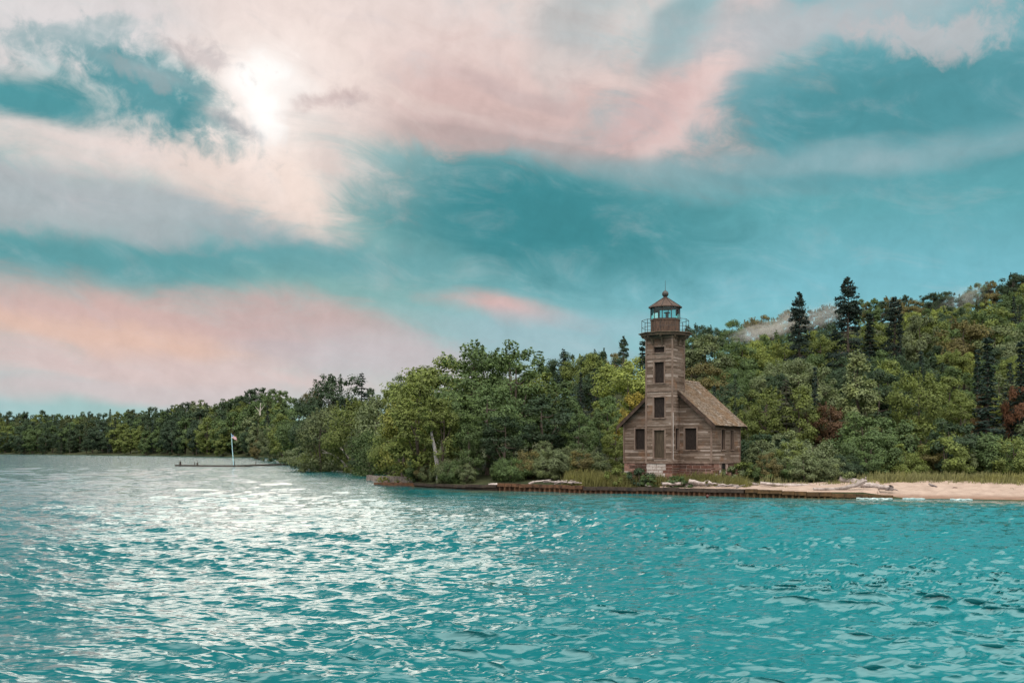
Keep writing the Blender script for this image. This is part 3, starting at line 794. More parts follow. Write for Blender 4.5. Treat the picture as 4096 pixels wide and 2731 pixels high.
def siding_col(nt, tc):
    sp = nt.add('ShaderNodeSeparateXYZ', ins={0: tc})
    row = nt.math('FLOOR', nt.math('DIVIDE', sp.outputs[2], .11))
    u = nt.math('ADD', sp.outputs[0], sp.outputs[1])
    seg = nt.math('FLOOR', nt.math('ADD', nt.math('MULTIPLY', u, .30), nt.math('MULTIPLY', row, .37)))
    wn = nt.add('ShaderNodeTexWhiteNoise', noise_dimensions='2D', ins={'Vector': nt.add('ShaderNodeCombineXYZ', ins={0: row, 1: seg, 2: 0.0}).outputs[0]})
    c = nt.ramp(wn.outputs[0], [(0, (.080, .058, .043)), (.3, (.125, .094, .073)), (.62, (.155, .120, .096)), (.90, (.195, .157, .130)), (1, (.33, .28, .245))])
    big = nt.noise(nt.vmath('MULTIPLY', tc, (.6, .6, 1.5)), .9, 5, .65)
    c = nt.mix(nt.mrange(big, .42, .66, 0, .75), c, nt.mix(1.0, c, (.60, .52, .45), 'MULTIPLY'))
    rust = nt.noise(nt.vmath('ADD', tc, (7, 3, 1)), .7, 4, .6)
    c = nt.mix(nt.mrange(rust, .52, .68, 0, .55), c, (.19, .10, .055))
    pale = nt.noise(nt.vmath('MULTIPLY', tc, (1.3, 1.3, 7)), 1.4, 4, .6)
    c = nt.mix(nt.mrange(pale, .60, .74, 0, .6), c, (.32, .28, .25))
    g = nt.noise(nt.vmath('MULTIPLY', tc, (3, 3, 40)), 1.0, 4, .7)
    return nt.mix(.7, c, nt.mix(1.0, c, nt.mrange(g, .3, .7, .6, 1.35), 'MULTIPLY'))
SIDING = pbr('weathered_siding', siding_col, .85, .15, bump=(30, .4, .02))
TRIM = pbr('weathered_trim', two_tone((.10, .068, .052), (.21, .16, .13), 2.5, stretch=(1, 1, .35)), .85, .15)
RAKE = pbr('dark_rake_board', two_tone((.028, .02, .016), (.085, .058, .044), 3), .85, .15)
DARKWOOD = pbr('boarded_window', two_tone((.012, .009, .008), (.034, .026, .022), 6, stretch=(3, 3, .7)), .8, .15)
DOORM = pbr('mossy_door', two_tone((.032, .025, .018), (.085, .066, .046), 6, stretch=(3, 3, .3)), .8, .15)
def shingle_col(nt, tc):
    sp = nt.add('ShaderNodeSeparateXYZ', ins={0: tc})
    row = nt.math('FLOOR', nt.math('DIVIDE', sp.outputs[2], .088)); u = nt.math('FLOOR', nt.math('ADD', nt.math('MULTIPLY', sp.outputs[1], 5.5), nt.math('MULTIPLY', row, .43)))
    wn = nt.add('ShaderNodeTexWhiteNoise', noise_dimensions='2D', ins={'Vector': nt.add('ShaderNodeCombineXYZ', ins={0: row, 1: u, 2: 0.0}).outputs[0]})
    c = nt.ramp(wn.outputs[0], [(0, (.095, .070, .050)), (.5, (.165, .127, .095)), (1, (.27, .225, .18))])
    big = nt.noise(tc, .6, 4, .6)
    c = nt.mix(nt.mrange(big, .4, .62, 0, .6), c, (.17, .10, .05))
    return nt.mix(nt.mrange(nt.noise(tc, 1.7, 4, .6), .56, .72, 0, .6), c, (.30, .28, .26))
SHINGLE = pbr('cedar_shingles', shingle_col, .9, .12, bump=(20, .3, .02))
IRON = pbr('black_iron', two_tone((.012, .012, .012), (.045, .032, .026), 8), .5, .4)
DECKM = pbr('deck_boards', two_tone((.060, .048, .040), (.17, .125, .085), 3), .85, .15)
DRUM = pbr('rusty_drum', two_tone((.045, .033, .027), (.135, .088, .062), 4, stretch=(3, 3, .5)), .8, .2)
COPPER = pbr('dark_roof_metal', two_tone((.045, .030, .023), (.095, .062, .045), 2.5), .6, .3)
gm, nt, out = new_mat('lantern_glass')
gl = nt.add('ShaderNodeBsdfGlossy', ins={'Color': (.75, .95, .95, 1), 'Roughness': .02}); tr = nt.add('ShaderNodeBsdfTransparent', ins={'Color': (.62, .86, .86, 1)})
fr = nt.add('ShaderNodeFresnel', ins={'IOR': 1.6}); mx = nt.add('ShaderNodeMixShader', ins={0: fr.outputs[0]})
nt.l.new(tr.outputs[0], mx.inputs[1]); nt.l.new(gl.outputs[0], mx.inputs[2]); nt.l.new(mx.outputs[0], out.inputs[0])
GLASS = gm
def stone(name, a, b): return pbr(name, two_tone(a, b, 4), .95, .1, bump=(12, .6, .04))
STONES = [stone('red_sandstone', (.080, .040, .030), (.14, .072, .055)), stone('brown_sandstone', (.065, .042, .032), (.12, .075, .058)),
          stone('dark_sandstone', (.05, .032, .026), (.10, .06, .048)), stone('pale_red_sandstone', (.17, .095, .075), (.27, .165, .13)),
          stone('whitewashed_stone', (.30, .265, .24), (.48, .44, .41))]
MORTAR = pbr('mortar', two_tone((.26, .19, .16), (.40, .31, .27), 5), .95, .1)
hr = random.Random(3)

def lap_wall(name, frame, u0, u1, z0, z1, holes, parent, top=None, course=.11):
    """clapboards on a wall: frame(u, z, out) -> local point; holes are (ua, ub, za, zb); top(z) narrows a gable"""
    mb = MB(); z = z0
    while z < z1 - 1e-4:
        zt = min(z + course, z1)
        a0, b0 = (u0, u1); a1, b1 = (u0, u1)
        if top: (a0, b0), (a1, b1) = top(z), top(zt)
        if b0 - a0 < .02: break
        cuts = [(h[0], h[1]) for h in holes if h[2] < zt - .03 and h[3] > z + .03]
        iv = [(a0, b0)]
        for c0, c1 in cuts:
            nv = []
            for p, q in iv:
                if c1 <= p or c0 >= q: nv.append((p, q)); continue
                if c0 > p: nv.append((p, c0))
                if c1 < q: nv.append((c1, q))
            iv = nv
        for p, q in iv:
            x = p
            while x < q - 1e-4:
                x2 = min(q, x + hr.uniform(1.2, 3.2)); x2 = q if q - x2 < .4 else x2
                pt, qt = (max(x, a1) if x == a0 else x), (min(x2, b1) if x2 == b0 else x2)
                if qt < pt: qt = pt
                o = hr.uniform(0, .010); dz = hr.uniform(-.006, .006)
                mb.add([frame(x, z + dz, .026 + o), frame(x2, z + dz, .026 + o), frame(qt, zt, .006 + o), frame(pt, zt, .006 + o),
                        frame(x, z + dz, -.02), frame(x2, z + dz, -.02)], [(0, 1, 2, 3), (4, 5, 1, 0)])
                x = x2
        z = zt
    return mb.build(name, SIDING, parent)

HW, HD, RZ, SL = 3.775, 6.1, 9.0, .887
Z0 = 2.38 - ZB; RIDGE = RZ - ZB
eave = RIDGE - HW * SL
TW, TF, TB = 1.11, -1.36, .86
TTOP = 12.36 - ZB
front = lambda y: (lambda u, z, o: (u, y - o, z))
right = lambda x: (lambda u, z, o: (x + o, u, z))
leftf = lambda x: (lambda u, z, o: (x - o, u, z))
back = lambda y: (lambda u, z, o: (u, y + o, z))
def gable(z): h = HW if z <= eave else max(0.0, (RIDGE - z) / SL); return (-h, h)
za, zb = 3.40 - ZB, 5.08 - ZB
win_front = [(-2.76, -1.91, za, zb), (1.57, 2.56, za - .04, zb)]
win_side = [(2.05, 2.80, za - .02, zb - .12), (3.98, 4.66, za - .02, zb - .12)]
# house walls: masonry core is hollow behind the boards
lap_wall('house_wall', front(0), -HW, -TW, Z0, RIDGE, win_front, house, lambda z: (gable(z)[0], min(-TW, gable(z)[1])))
lap_wall('house_wall', front(0), TW, HW, Z0, RIDGE, win_front, house, lambda z: (TW, gable(z)[1]))
lap_wall('house_wall', right(HW), 0, HD, Z0, eave + .02, win_side, house)
lap_wall('house_wall', leftf(-HW), 0, HD, Z0, eave + .02, [], house)
lap_wall('house_wall', back(HD), -HW, HW, Z0, RIDGE, [], house, gable)
tw_front = [(-.455, .455, 2.72 - ZB, 4.92 - ZB), (-.46, .46, 5.88 - ZB, 7.50 - ZB), (-.41, .41, 8.62 - ZB, 10.28 - ZB), (-.45, .45, 11.02 - ZB, 11.46 - ZB)]
tw_side = [(-.80, -.12, za, zb)]
lap_wall('tower_wall', front(TF), -TW, TW, Z0, TTOP, tw_front, house)
lap_wall('tower_wall', right(TW), TF, TB, Z0, TTOP, tw_side, house)
lap_wall('tower_wall', leftf(-TW), TF, TB, Z0, TTOP, [], house)
lap_wall('tower_wall', back(TB), -TW, TW, RIDGE - 1.5, TTOP, [], house)

def opening(name, frame, h, pmat, parent, fw=.10, depth=.16, sill=True, framed=True):
    u0, u1, z0, z1 = h
    mb = MB(); d = depth
    mb.add([frame(u0 - .02, z0 - .02, -d), frame(u1 + .02, z0 - .02, -d), frame(u1 + .02, z1 + .02, -d), frame(u0 - .02, z1 + .02, -d)], [(0, 1, 2, 3)])
    # vertical board edges on the panel
    n = max(2, int((u1 - u0) / .24))
    for i in range(1, n):
        u = u0 + (u1 - u0) * i / n
        mb.add([frame(u - .012, z0, -d + .012), frame(u + .012, z0, -d + .012), frame(u + .012, z1, -d + .012), frame(u - .012, z1, -d + .012)], [(0, 1, 2, 3)])
    o = mb.build(name, pmat, parent)
    if framed:
        m = MB()
        def bar(a0, a1, b0, b1, out, inn):
            vs = [frame(x, z, q) for q in (out, inn) for x, z in ((a0, b0), (a1, b0), (a1, b1), (a0, b1))]
            m.add(vs, [(0, 1, 2, 3), (0, 4, 5, 1), (1, 5, 6, 2), (2, 6, 7, 3), (3, 7, 4, 0)])
        bar(u0 - fw, u0, z0, z1, .045, -d); bar(u1, u1 + fw, z0, z1, .045, -d)
        bar(u0 - fw, u1 + fw, z1, z1 + fw, .050, -d)
        f = m.build('frame', TRIM, o)
        if sill:
            m = MB(); bar(u0 - fw - .04, u1 + fw + .04, z0 - .07, z0, .085, -d); m.build('sill', TRIM, o)
    return o
for h in win_front: opening('boarded_window', front(0), h, DARKWOOD, house)
for h in win_side: opening('boarded_window', right(HW), h, DARKWOOD, house, fw=.08)
opening('door', front(TF), tw_front[0], DOORM, house, fw=.11)
for h in tw_front[1:]: opening('boarded_window', front(TF), h, DARKWOOD, house)
opening('boarded_window', right(TW), tw_side[0], DARKWOOD, house, fw=.07)

# corner boards, belt boards, water table
mb = MB()
for x, y, zt in ((-HW, 0, eave), (HW, 0, eave), (HW, HD, eave), (-HW, HD, eave), (-TW, TF, TTOP), (TW, TF, TTOP), (TW, TB, TTOP), (-TW, TB, TTOP)):
    sx, sy = (1 if x > 0 else -1), (-1 if y <= 0 else 1)
    mb = MB(); mb.box((x + sx * .012, y + sy * .012, (Z0 + zt) / 2), (.115, .115, zt - Z0 - .012)); mb.build('corner_board', TRIM, house)
mb = MB()
for z in (8.02 - ZB, 10.62 - ZB):
    mb = MB(); mb.box((0, TF - .03, z), (2 * TW - .1, .055, .13)); mb.build('belt_board', TRIM, house)
mb = MB()
mb.box((0, -.03, Z0 - .01), (2 * HW + .15, .10, .15)); mb.box((HW + .03, HD / 2 + .02, Z0 - .012), (.10, HD - .02, .145)); mb.box((-HW - .03, HD / 2 + .02, Z0 - .012), (.10, HD - .02, .145))
mb.box((0, TF - .035, Z0 - .013), (2 * TW + .18, .11, .148)); mb.box((TW + .035, TF / 2 - .03, Z0 - .014), (.11, abs(TF) - .06, .146))
mb.build('water_table', TRIM, house)
mb = MB(); mb.tube([(TW + .09, TF - .02, Z0 + .2), (TW + .09, TF - .02, 6.3 - ZB)], .018, 5); mb.build('conduit', pbr('pale_conduit', lambda n, t: (.5, .48, .46)), house)

# roof: two shingled slopes, courses laid one over the other
OHF, OHB, OHS = .42, .42, .48
sec = math.sqrt(1 + SL * SL); Lr = (HW + OHS) * sec
for sgn in (1, -1):
    mb = MB(); rows = 40; ro = .07
    for i in range(rows):
        a = Lr * (1 - i / rows); b = Lr * (1 - (i + 1) / rows) - .02
        a, b = a, max(b, 0)
        y = -OHF
        while y < HD + OHB - 1e-3:
            y2 = min(HD + OHB, y + hr.uniform(.35, .9)); 
            if sgn * 1 and y2 > -OHF and y < TB and False: pass
            t = hr.uniform(0, .014); ja = hr.uniform(-.025, .025)
            pts = []
            for q, lift in ((a + ja, .085 + t), (b, .060)):
                x = q / sec; z = RIDGE - x * SL
                nx, nz = SL / sec, 1 / sec
                pts.append((x + nx * lift, z + nz * lift))
            xb, zb_ = (a + ja) / sec, RIDGE - (a + ja) / sec * SL
            def add(ya, yb):
                if yb - ya < .01: return
                (xa, z_a), (xc, z_c) = pts
                mb.add([(sgn * xa, ya, z_a), (sgn * xa, yb, z_a), (sgn * xc, yb, z_c), (sgn * xc, ya, z_c), (sgn * (xb + .03), ya, zb_ + .04), (sgn * (xb + .03), yb, zb_ + .04)],
                       [(0, 1, 2, 3) if sgn > 0 else (3, 2, 1, 0), (4, 5, 1, 0)])
            if b / sec < TW - .02 and y < TB:         # the tower stands through the roof
                add(max(y, TB), y2)
            else: add(y, y2)
            y = y2
    r = mb.build('roof_slope', SHINGLE, house)
    # boards under the shingles, with eave and rake edges
    m2 = MB()
    def slab(x0, x1, ya, yb, lo=.0, hi=.055):
        vs = []
        for x in (x0, x1):
            for y in (ya, yb):
                z = RIDGE - x * SL
                for l in (lo, hi): vs.append((sgn * (x + SL / sec * l), y, z + l / sec))
        m2.add(vs, [(0, 1, 3, 2), (4, 6, 7, 5), (0, 4, 5, 1), (2, 3, 7, 6), (1, 5, 7, 3), (0, 2, 6, 4)])
    slab(TW + .03, HW + OHS - .01, -OHF + .02, TB); slab(.02, HW + OHS - .01, TB + .03, HD + OHB - .02)
    m2.build('soffit', pbr('dark_soffit', two_tone((.03, .024, .02), (.07, .055, .045), 4)), r)
    m3 = MB()
    for yy in (-OHF - .012, HD + OHB + .012):
        x0 = TW + .04 if yy < 0 else 0.0
        vs = []
        for x in (x0, HW + OHS + .01):
            z = RIDGE - x * SL
            for l in (-.27, .062):
                for y in (yy - .02, yy + .02): vs.append((sgn * x, y, z + l))
        m3.add(vs, [(0, 1, 5, 4), (2, 6, 7, 3), (0, 4, 6, 2), (1, 3, 7, 5), (4, 5, 7, 6), (0, 2, 3, 1)])
    m3.build('rake_board', RAKE, r)
mb = MB()
for s in (1, -1):
    vs = [(s * -.02, TB + .02, RIDGE + .175), (s * -.02, HD + OHB, RIDGE + .175), (s * .16, HD + OHB, RIDGE + .02), (s * .16, TB + .02, RIDGE + .02)]
    mb.add(vs, [(0, 1, 2, 3)])
mb.build('ridge_cap', SHINGLE, house)

# stone basement laid in courses
mb = MB(); ff = [0.0]
def stones(frame, u0, u1, z0, z1, special=None, skip=None):
    z = z0
    while z < z1 - .05:
        hgt = min(hr.uniform(.17, .30), z1 - z); hgt = z1 - z if z1 - z - hgt < .1 else hgt
        u = u0
        while u < u1 - .02:
            wd = hr.uniform(.28, .80); e = min(u1, u + wd); e = u1 if u1 - e < .15 else e
            if not (skip and skip(u, e, z, z + hgt)):
                mi = special(u, e, z) if special else None
                if mi is None: mi = hr.choice([0, 0, 1, 1, 1, 2, 2, 3])
                g = .022; o = hr.uniform(.012, .045); j = lambda: hr.uniform(-.008, .008)
                b = [(u + g, z + g), (e - g, z + g), (e - g, z + hgt - g), (u + g, z + hgt - g)]
                vs = [frame(p + j(), q + j(), o) for p, q in b] + [frame(p, q, -.02) for p, q in b]
                mb.add(vs, [(0, 1, 2, 3), (0, 4, 5, 1), (1, 5, 6, 2), (2, 6, 7, 3), (3, 7, 4, 0)], mi)
            u = e
        z += hgt
BT = Z0 - .09; BB = -1.0
stones(front(0), TW, HW, BB, BT, lambda u, e, z: (3 if hr.random() < .5 else None) if u > 3.1 else None)
stones(front(0), -HW, -TW, BB, BT, lambda u, e, z: hr.choice([3, 3, 4]) if e < -2.7 else None)
bopen = (2.10, 2.85)
stones(right(HW), 0, HD, BB, BT, lambda u, e, z: hr.choice([0, 3, 3, 4]) if u < 1.9 else None, lambda u, e, z, t: e > bopen[0] and u < bopen[1] and z > .05 and t < 1.6)
stones(leftf(-HW), 0, HD, BB, BT)
stones(front(TF), -TW, TW, BB, BT, lambda u, e, z: 4 if u < .28 else hr.choice([0, 0, 3]))
stones(right(TW), TF, 0, BB, BT, lambda u, e, z: hr.choice([0, 0, 1]))
stones(leftf(-TW), TF, 0, BB, BT)
fnd = mb.build('stone_basement', STONES, house)
mb = MB(); mb.box((0, HD / 2, (BB + BT) / 2), (2 * HW - .02, HD - .02, BT - BB - .01)); mb.box((0, TF / 2 + .06, (BB + BT) / 2), (2 * TW - .02, abs(TF) + .10, BT - BB - .014))
mb.build('mortar_bed', MORTAR, fnd)
o = opening('basement_dark_opening', right(HW), (bopen[0], bopen[1], .05, 1.50), pbr('cellar_dark', lambda n, t: (.006, .006, .006)), house, fw=.07, depth=-.012, sill=False)  # flat near-black panel: the dark of the open cellar is painted on

# gallery, lantern
cy = (TF + TB) / 2
A10 = TH + R(90 - 6) + 0.0
GZ = 12.60 - ZB
def ring(n, r, a): return [(r * math.cos(a + 2 * math.pi * i / n), cy + r * math.sin(a + 2 * math.pi * i / n)) for i in range(n)]
A0 = R(6) + TH - TH     # facet phase, set below to face the lake as in the photo
PH = R(-48 - 90) + TH   # a vertex 48 degrees left of the line to the boat
PH = R(-90 - 48) + R(25)
mb = MB(); mb.lathe([(1.95, GZ - .24), (1.95, GZ - .055)], 10, 0, cy, PH); mb.lathe([(2.14, GZ - .05), (2.14, GZ)], 10, 0, cy, PH)
deck = mb.build('gallery_deck', DECKM, house)
# curved brackets that carry the deck
for ang_ in range(10):
    t = PH + math.radians(36) * ang_
    dx, dy = math.cos(t), math.sin(t)
    rt = min(TW / max(abs(dx), 1e-3), (TW) / max(abs(dy), 1e-3))
    mb = MB(); wv = (-dy * .06, dx * .06)
    prof = [(rt - .02, GZ - 1.0), (rt + .10, GZ - .95), (rt + .22, GZ - .62), (min(1.6, rt + .45), GZ - .42), (1.86, GZ - .36), (1.86, GZ - .245), (rt - .02, GZ - .245)]
    vs = [(r_ * dx + s * wv[0], cy + r_ * dy + s * wv[1], z) for s in (-1, 1) for r_, z in prof]
    k = len(prof)
    mb.add(vs, [tuple(range(k)), tuple(range(2 * k - 1, k - 1, -1))] + [(i, i + k, (i + 1) % k + k, (i + 1) % k) for i in range(k)])
    mb.build('bracket', DECKM, deck)
mb = MB()
for sx, sy, L, rot in ((0, TF - .07, 2 * TW + .3, 0), (0, TB + .07, 2 * TW + .3, 0)): mb.box((sx, sy, GZ - .36), (L, .16, .22))
for sx in (-TW - .07, TW + .07): mb.box((sx, cy, GZ - .362), (.16, 2 * TW + .0, .215))
mb.build('cornice', DECKM, house)
# railing
RR = 1.86; rp = ring(10, RR, PH)
rail = MB()
for h in (1.04, .47):
    rail.tube([(x, y, GZ + h) for x, y in rp + rp[:1]], .020 if h > 1 else .016, 6)
rl = rail.build('gallery_railing', IRON, house)
for x, y in rp:
    mb = MB(); mb.tube([(x, y, GZ - .02), (x, y, GZ + 1.05)], .022, 6); mb.build('post', IRON, rl)
LR = 1.16
mb = MB(); mb.lathe([(LR + .03, GZ + .002), (LR + .03, GZ + .10), (LR, GZ + .11), (LR, 13.60 - ZB), (LR + .05, 13.61 - ZB), (LR + .05, 13.67 - ZB)], 10, 0, cy, PH)
for i in range(30):
    t = PH + 2 * math.pi * (i + .5) / 30; rr = LR * math.cos(math.pi / 10) / math.cos(((t - PH) % (math.pi / 5)) - math.pi / 10) + .008
    mb.box((rr * math.cos(t), cy + rr * math.sin(t), (GZ + 13.6 - ZB) / 2 + .05), (.02, .03, 13.55 - ZB - GZ - .1), rz=t)
mb.build('lantern_drum', DRUM, house)
gz0, gz1 = 13.67 - ZB, 14.66 - ZB
mb = MB(); mb.lathe([(LR - .05, gz0), (LR - .05, gz1)], 10, 0, cy, PH, caps=False); lg = mb.build('lantern_glass', GLASS, house)
lp = ring(10, LR - .01, PH)
for x, y in lp:
    mb = MB(); mb.tube([(x, y, gz0 - .01), (x, y, gz1 + .02)], .034, 6); mb.build('mullion', IRON, lg)
mb = MB(); mb.tube([(x, y, gz1) for x, y in lp + lp[:1]], .05, 6); mb.tube([(x, y, gz0 + .03) for x, y in lp + lp[:1]], .035, 6); mb.build('glazing_ring', IRON, lg)
mb = MB(); mb.tube([(0.15, cy, gz0 - .3), (0.15, cy, gz0 + .55)], .12, 8); mb.lathe([(.05, gz0 + .5), (.24, gz0 + .55), (.24, gz0 + .62), (.1, gz0 + .66)], 10, .15, cy); mb.build('lamp_stand', IRON, lg)
mb = MB(); mb.lathe([(LR + .17, 14.64 - ZB), (LR + .17, 14.70 - ZB), (.17, 15.46 - ZB), (.15, 15.54 - ZB)], 10, 0, cy, PH)
lr_ = mb.build('lantern_roof', COPPER, house)
mb = MB()
for x, y in ring(10, 1, PH):
    y -= cy
    mb.tube([(x * (LR + .18), cy + y * (LR + .18), 14.71 - ZB), (x * .17, cy + y * .17, 15.48 - ZB)], .022, 5)
mb.build('hip_rib', IRON, lr_)
mb = MB(); mb.lathe([(.13, 15.5 - ZB), (.13, 15.56 - ZB)] + [(.26 * math.sin(math.pi * (i + 1.6) / 12), 15.77 - ZB - .26 * math.cos(math.pi * (i + 1.6) / 12)) for i in range(10)] + [(.03, 16.06 - ZB)], 16, 0, cy)
bl = mb.build('ventilator_ball', pbr('verdigris_ball', two_tone((.02, .03, .028), (.06, .05, .042), 5), .5, .4), house, smooth=True)
mb = MB(); mb.tube([(0, cy, 16.0 - ZB), (0, cy, 16.85 - ZB)], [.022, .010], 5); mb.build('lightning_rod', IRON, house)
mb = MB(); mb.tube([(LR * .95, cy - .3, 14.6 - ZB), (1.3, cy - .3, 14.1 - ZB), (1.62, cy - .3, 13.3 - ZB), (1.9, cy - .3, GZ + .02)], .007, 4); mb.build('cable', IRON, house)
# ---------------------------------------------------------------- breakwaters, pier, driftwood, grass
RUSTY = pbr('rusty_timber', two_tone((.038, .022, .015), (.13, .066, .036), 2.2), .85, .2, bump=(6, .5, .03))
WETW = pbr('wet_dark_timber', two_tone((.016, .012, .010), (.06, .042, .03), 2), .7, .3, bump=(6, .5, .03))
MOSSW = pbr('ochre_timber', two_tone((.035, .024, .014), (.115, .070, .032), 2.2), .85, .2, bump=(6, .5, .03))
GREYW = pbr('grey_timber', two_tone((.10, .085, .075), (.26, .22, .19), 3), .9, .15, bump=(6, .5, .03))
DRIFT = pbr('driftwood', two_tone((.13, .108, .098), (.42, .375, .35), 2.5, stretch=(1, 1, 1)), .9, .12, bump=(9, .6, .03))
DRIFT2 = pbr('dark_driftwood', two_tone((.06, .052, .05), (.24, .21, .20), 2.5), .9, .12, bump=(9, .6, .03))
def wl(px, dY=0.0):
    Y = float(shoreY(px)) + dY; return Vector(((px - CX) / F * Y, Y, 0))

def breakwater(px0, px1, label, capm, pilem, top0, top1, capd=.26, step=.42, off=-.25):
    a, b = wl(px0, off), wl(px1, off)
    pts = [wl(px0 + (px1 - px0) * i / 12, off) for i in range(13)]
    root = empty('breakwater', pts[6]); tag(root, label, 'breakwater', 'timber breakwater walls')
    def zt(i): return top0 + (top1 - top0) * i / 12
    cap = MB()
    for i in range(12):
        p, q = pts[i], pts[i + 1]; d = (q - p).normalized(); nv = Vector((d.y, -d.x, 0)) * .17
        dz = hr.uniform(-.03, .03); g = d * .012
        vs = []
        for s in (p + g, q - g):
            z = zt(i) + dz
            for o, zz in ((nv, z), (nv, z - capd), (-nv * 1.6, z - capd), (-nv * 1.6, z)): vs.append(tuple(s + o + Vector((0, 0, zz)) - root.location))
        cap.add(vs, [(0, 1, 5, 4), (1, 2, 6, 5), (2, 3, 7, 6), (3, 0, 4, 7), (3, 2, 1, 0), (4, 5, 6, 7)])
    cap.build('cap_beam', capm, root)
    sheet = MB(); L = sum((pts[i + 1] - pts[i]).length for i in range(12)); n = int(L / step); vs = []      # one folded sheet
    for k in range(n * 4 + 1):
        u = min(11.999, k / (n * 4) * 12); i = int(u); p = pts[i].lerp(pts[i + 1], u - i); d = (pts[i + 1] - pts[i]).normalized()
        o = .10 if k % 4 in (1, 2) else -.10; c = p - root.location + Vector((d.y, -d.x, 0)) * o
        h = zt(u) - capd + .02
        vs += [(c.x, c.y, h), (c.x, c.y, -1.4)]
    sheet.add(vs, [(2 * k + 1, 2 * k + 3, 2 * k + 2, 2 * k) for k in range(n * 4)])
    sheet.build('sheet_piling', pilem, root)
    return root
breakwater(1500, 1990, 'low dark timber breakwater along the foot of the maples', WETW, WETW, .24, .50, .22)
breakwater(1993, 2332, 'rust brown breakwater stretch left of the tall grass', RUSTY, RUSTY, .62, .55, .26)
breakwater(2335, 2978, 'dark breakwater stretch with a ribbed face below the lighthouse', WETW, RUSTY, .50, .54, .26)
breakwater(2981, 3572, 'ochre breakwater stretch running into the sand under the logs', MOSSW, MOSSW, .56, .20, .26)

# cribs at the point
def beam(name, p, q, wd, ht, mat, label, cat, group=None, taper=1.0):
    c = (p + q) / 2; e = MB(); d = (q - p); L = d.length; d.normalize(); nv = Vector((-d.y, d.x, 0)).normalized()
    k = 9; vs = []
    for i in range(k):
        u = i / (k - 1); s = p.lerp(q, u) - c; w2 = wd / 2 * (1 + (taper - 1) * u) * hr.uniform(.93, 1.05); h2 = ht / 2 * (1 + (taper - 1) * u) * hr.uniform(.93, 1.05)
        for a, b in ((-w2, -h2), (w2, -h2), (w2, h2), (-w2, h2)): vs.append(tuple(s + nv * a + Vector((0, 0, b))))
    fs = [(0, 1, 2, 3), tuple((k - 1) * 4 + j for j in (3, 2, 1, 0))]
    for i in range(k - 1):
        for j in range(4): fs.append((i * 4 + j, (i + 1) * 4 + j, (i + 1) * 4 + (j + 1) % 4, i * 4 + (j + 1) % 4))
    e.add(vs, fs); o = e.build(name, mat); o.location = c
    return tag(o, label, cat, group)
beam('crib_wall', P(1472, 1914, 107), P(1660, 1922, 99), .4, .75, GREYW, 'grey timber crib wall, the farther of two jutting from the point', 'crib wall')
beam('crib_timber', P(1500, 1936.5, 95.5), P(1668, 1938, 92), .34, .36, RUSTY, 'orange brown timber, the nearer of two jutting from the point', 'timber')
beam('shore_timber', P(1432, 1878, 147), P(1470, 1881, 145), .4, .5, GREYW, 'short grey timber lying at the water under the willows', 'timber')
def rock(px, py, Y, sx, sz, mat, label, group=None):
    c = P(px, py, Y); mb = MB(); n, m = 9, 6; vs = []
    for i in range(m + 1):
        for j in range(n):
            t = math.pi * i / m; f = 2 * math.pi * j / n; r = hr.uniform(.78, 1.12)
            vs.append((sx * .5 * math.sin(t) * math.cos(f) * r, sx * .45 * math.sin(t) * math.sin(f) * r, sz * .5 * math.cos(t) * (r if 0 < i < m else 1)))
    fs = [(i * n + j, i * n + (j + 1) % n, (i + 1) * n + (j + 1) % n, (i + 1) * n + j) for i in range(m) for j in range(n)]
    mb.add(vs, fs); o = mb.build('rock', mat); o.location = c
    return tag(o, label, 'rock', group)
RK = pbr('dark_rock', two_tone((.05, .035, .026), (.14, .10, .075), 3), .9, .2, bump=(6, .6, .05))
RKP = pbr('pale_rock', two_tone((.30, .31, .32), (.48, .48, .48), 3), .9, .2)
rock(1543, 1928, 99, .60, .42, RK, 'biggest brown rock between the two crib timbers', 'rocks in the crib')
rock(1572, 1931, 97, .42, .28, RK, 'middle brown rock between the two crib timbers', 'rocks in the crib')
rock(1604, 1931, 97, .5, .30, RK, 'small brown rock nearest the trees between the crib timbers', 'rocks in the crib')
rock(1550, 1881, 140, .7, .5, RKP, 'pale bluish boulder at the water behind the cribs')
rock(3819, 1953, 72.5, .42, .24, RK, 'small dark stone alone on the open beach')
rock(1128, 1848, 262, 3.2, .9, RKP, 'pale flat boulder on the spit behind the pier')

# pier with posts
pa, pm, pb_ = P(709, 1860, 203), P(950, 1862, 194), P(1235, 1852, 222)
pier = empty('pier', pm); tag(pier, 'long low derelict timber pier with a few stub posts', 'pier')
mb = MB(); pts = [pa, pa.lerp(pm, .5) + Vector((0, 0, -.05)), pm, pm.lerp(pb_, .4) + Vector((0, 0, -.03)), pb_]
for i in range(4):
    p, q = pts[i] - pm, pts[i + 1] - pm; d = (q - p).normalized(); nv = Vector((-d.y, d.x, 0))
    vs = [tuple(s + nv * a + Vector((0, 0, b))) for s in (p, q) for a, b in ((-.6, -.16), (.6, -.16), (.6, .12), (-.6, .12))]
    mb.add(vs, [(0, 1, 2, 3), (7, 6, 5, 4), (0, 4, 5, 1), (1, 5, 6, 2), (2, 6, 7, 3), (3, 7, 4, 0)])
mb.build('deck', WETW, pier)
def pier_at(px):
    t = (px - 709) / (950 - 709)
    return pa.lerp(pm, t) if t <= 1 else pm.lerp(pb_, (px - 950) / (1235 - 950))
for px, wd, ht in ((722, .36, .78), (781, .14, .72), (792, .28, .62), (937, .24, .85), (1016, .12, .80)):
    c = pier_at(px) - pm; m = MB(); m.box((c.x, c.y, c.z + ht / 2 - .3), (wd, wd, ht + .6), taper=.85); m.build('post', WETW, pier)
m = MB()
for px, wd in ((1165, .85), (1132, .2), (1177, .25)):
    c = pier_at(px) - pm; m.box((c.x, c.y, c.z - .7), (wd, .7, 1.2))
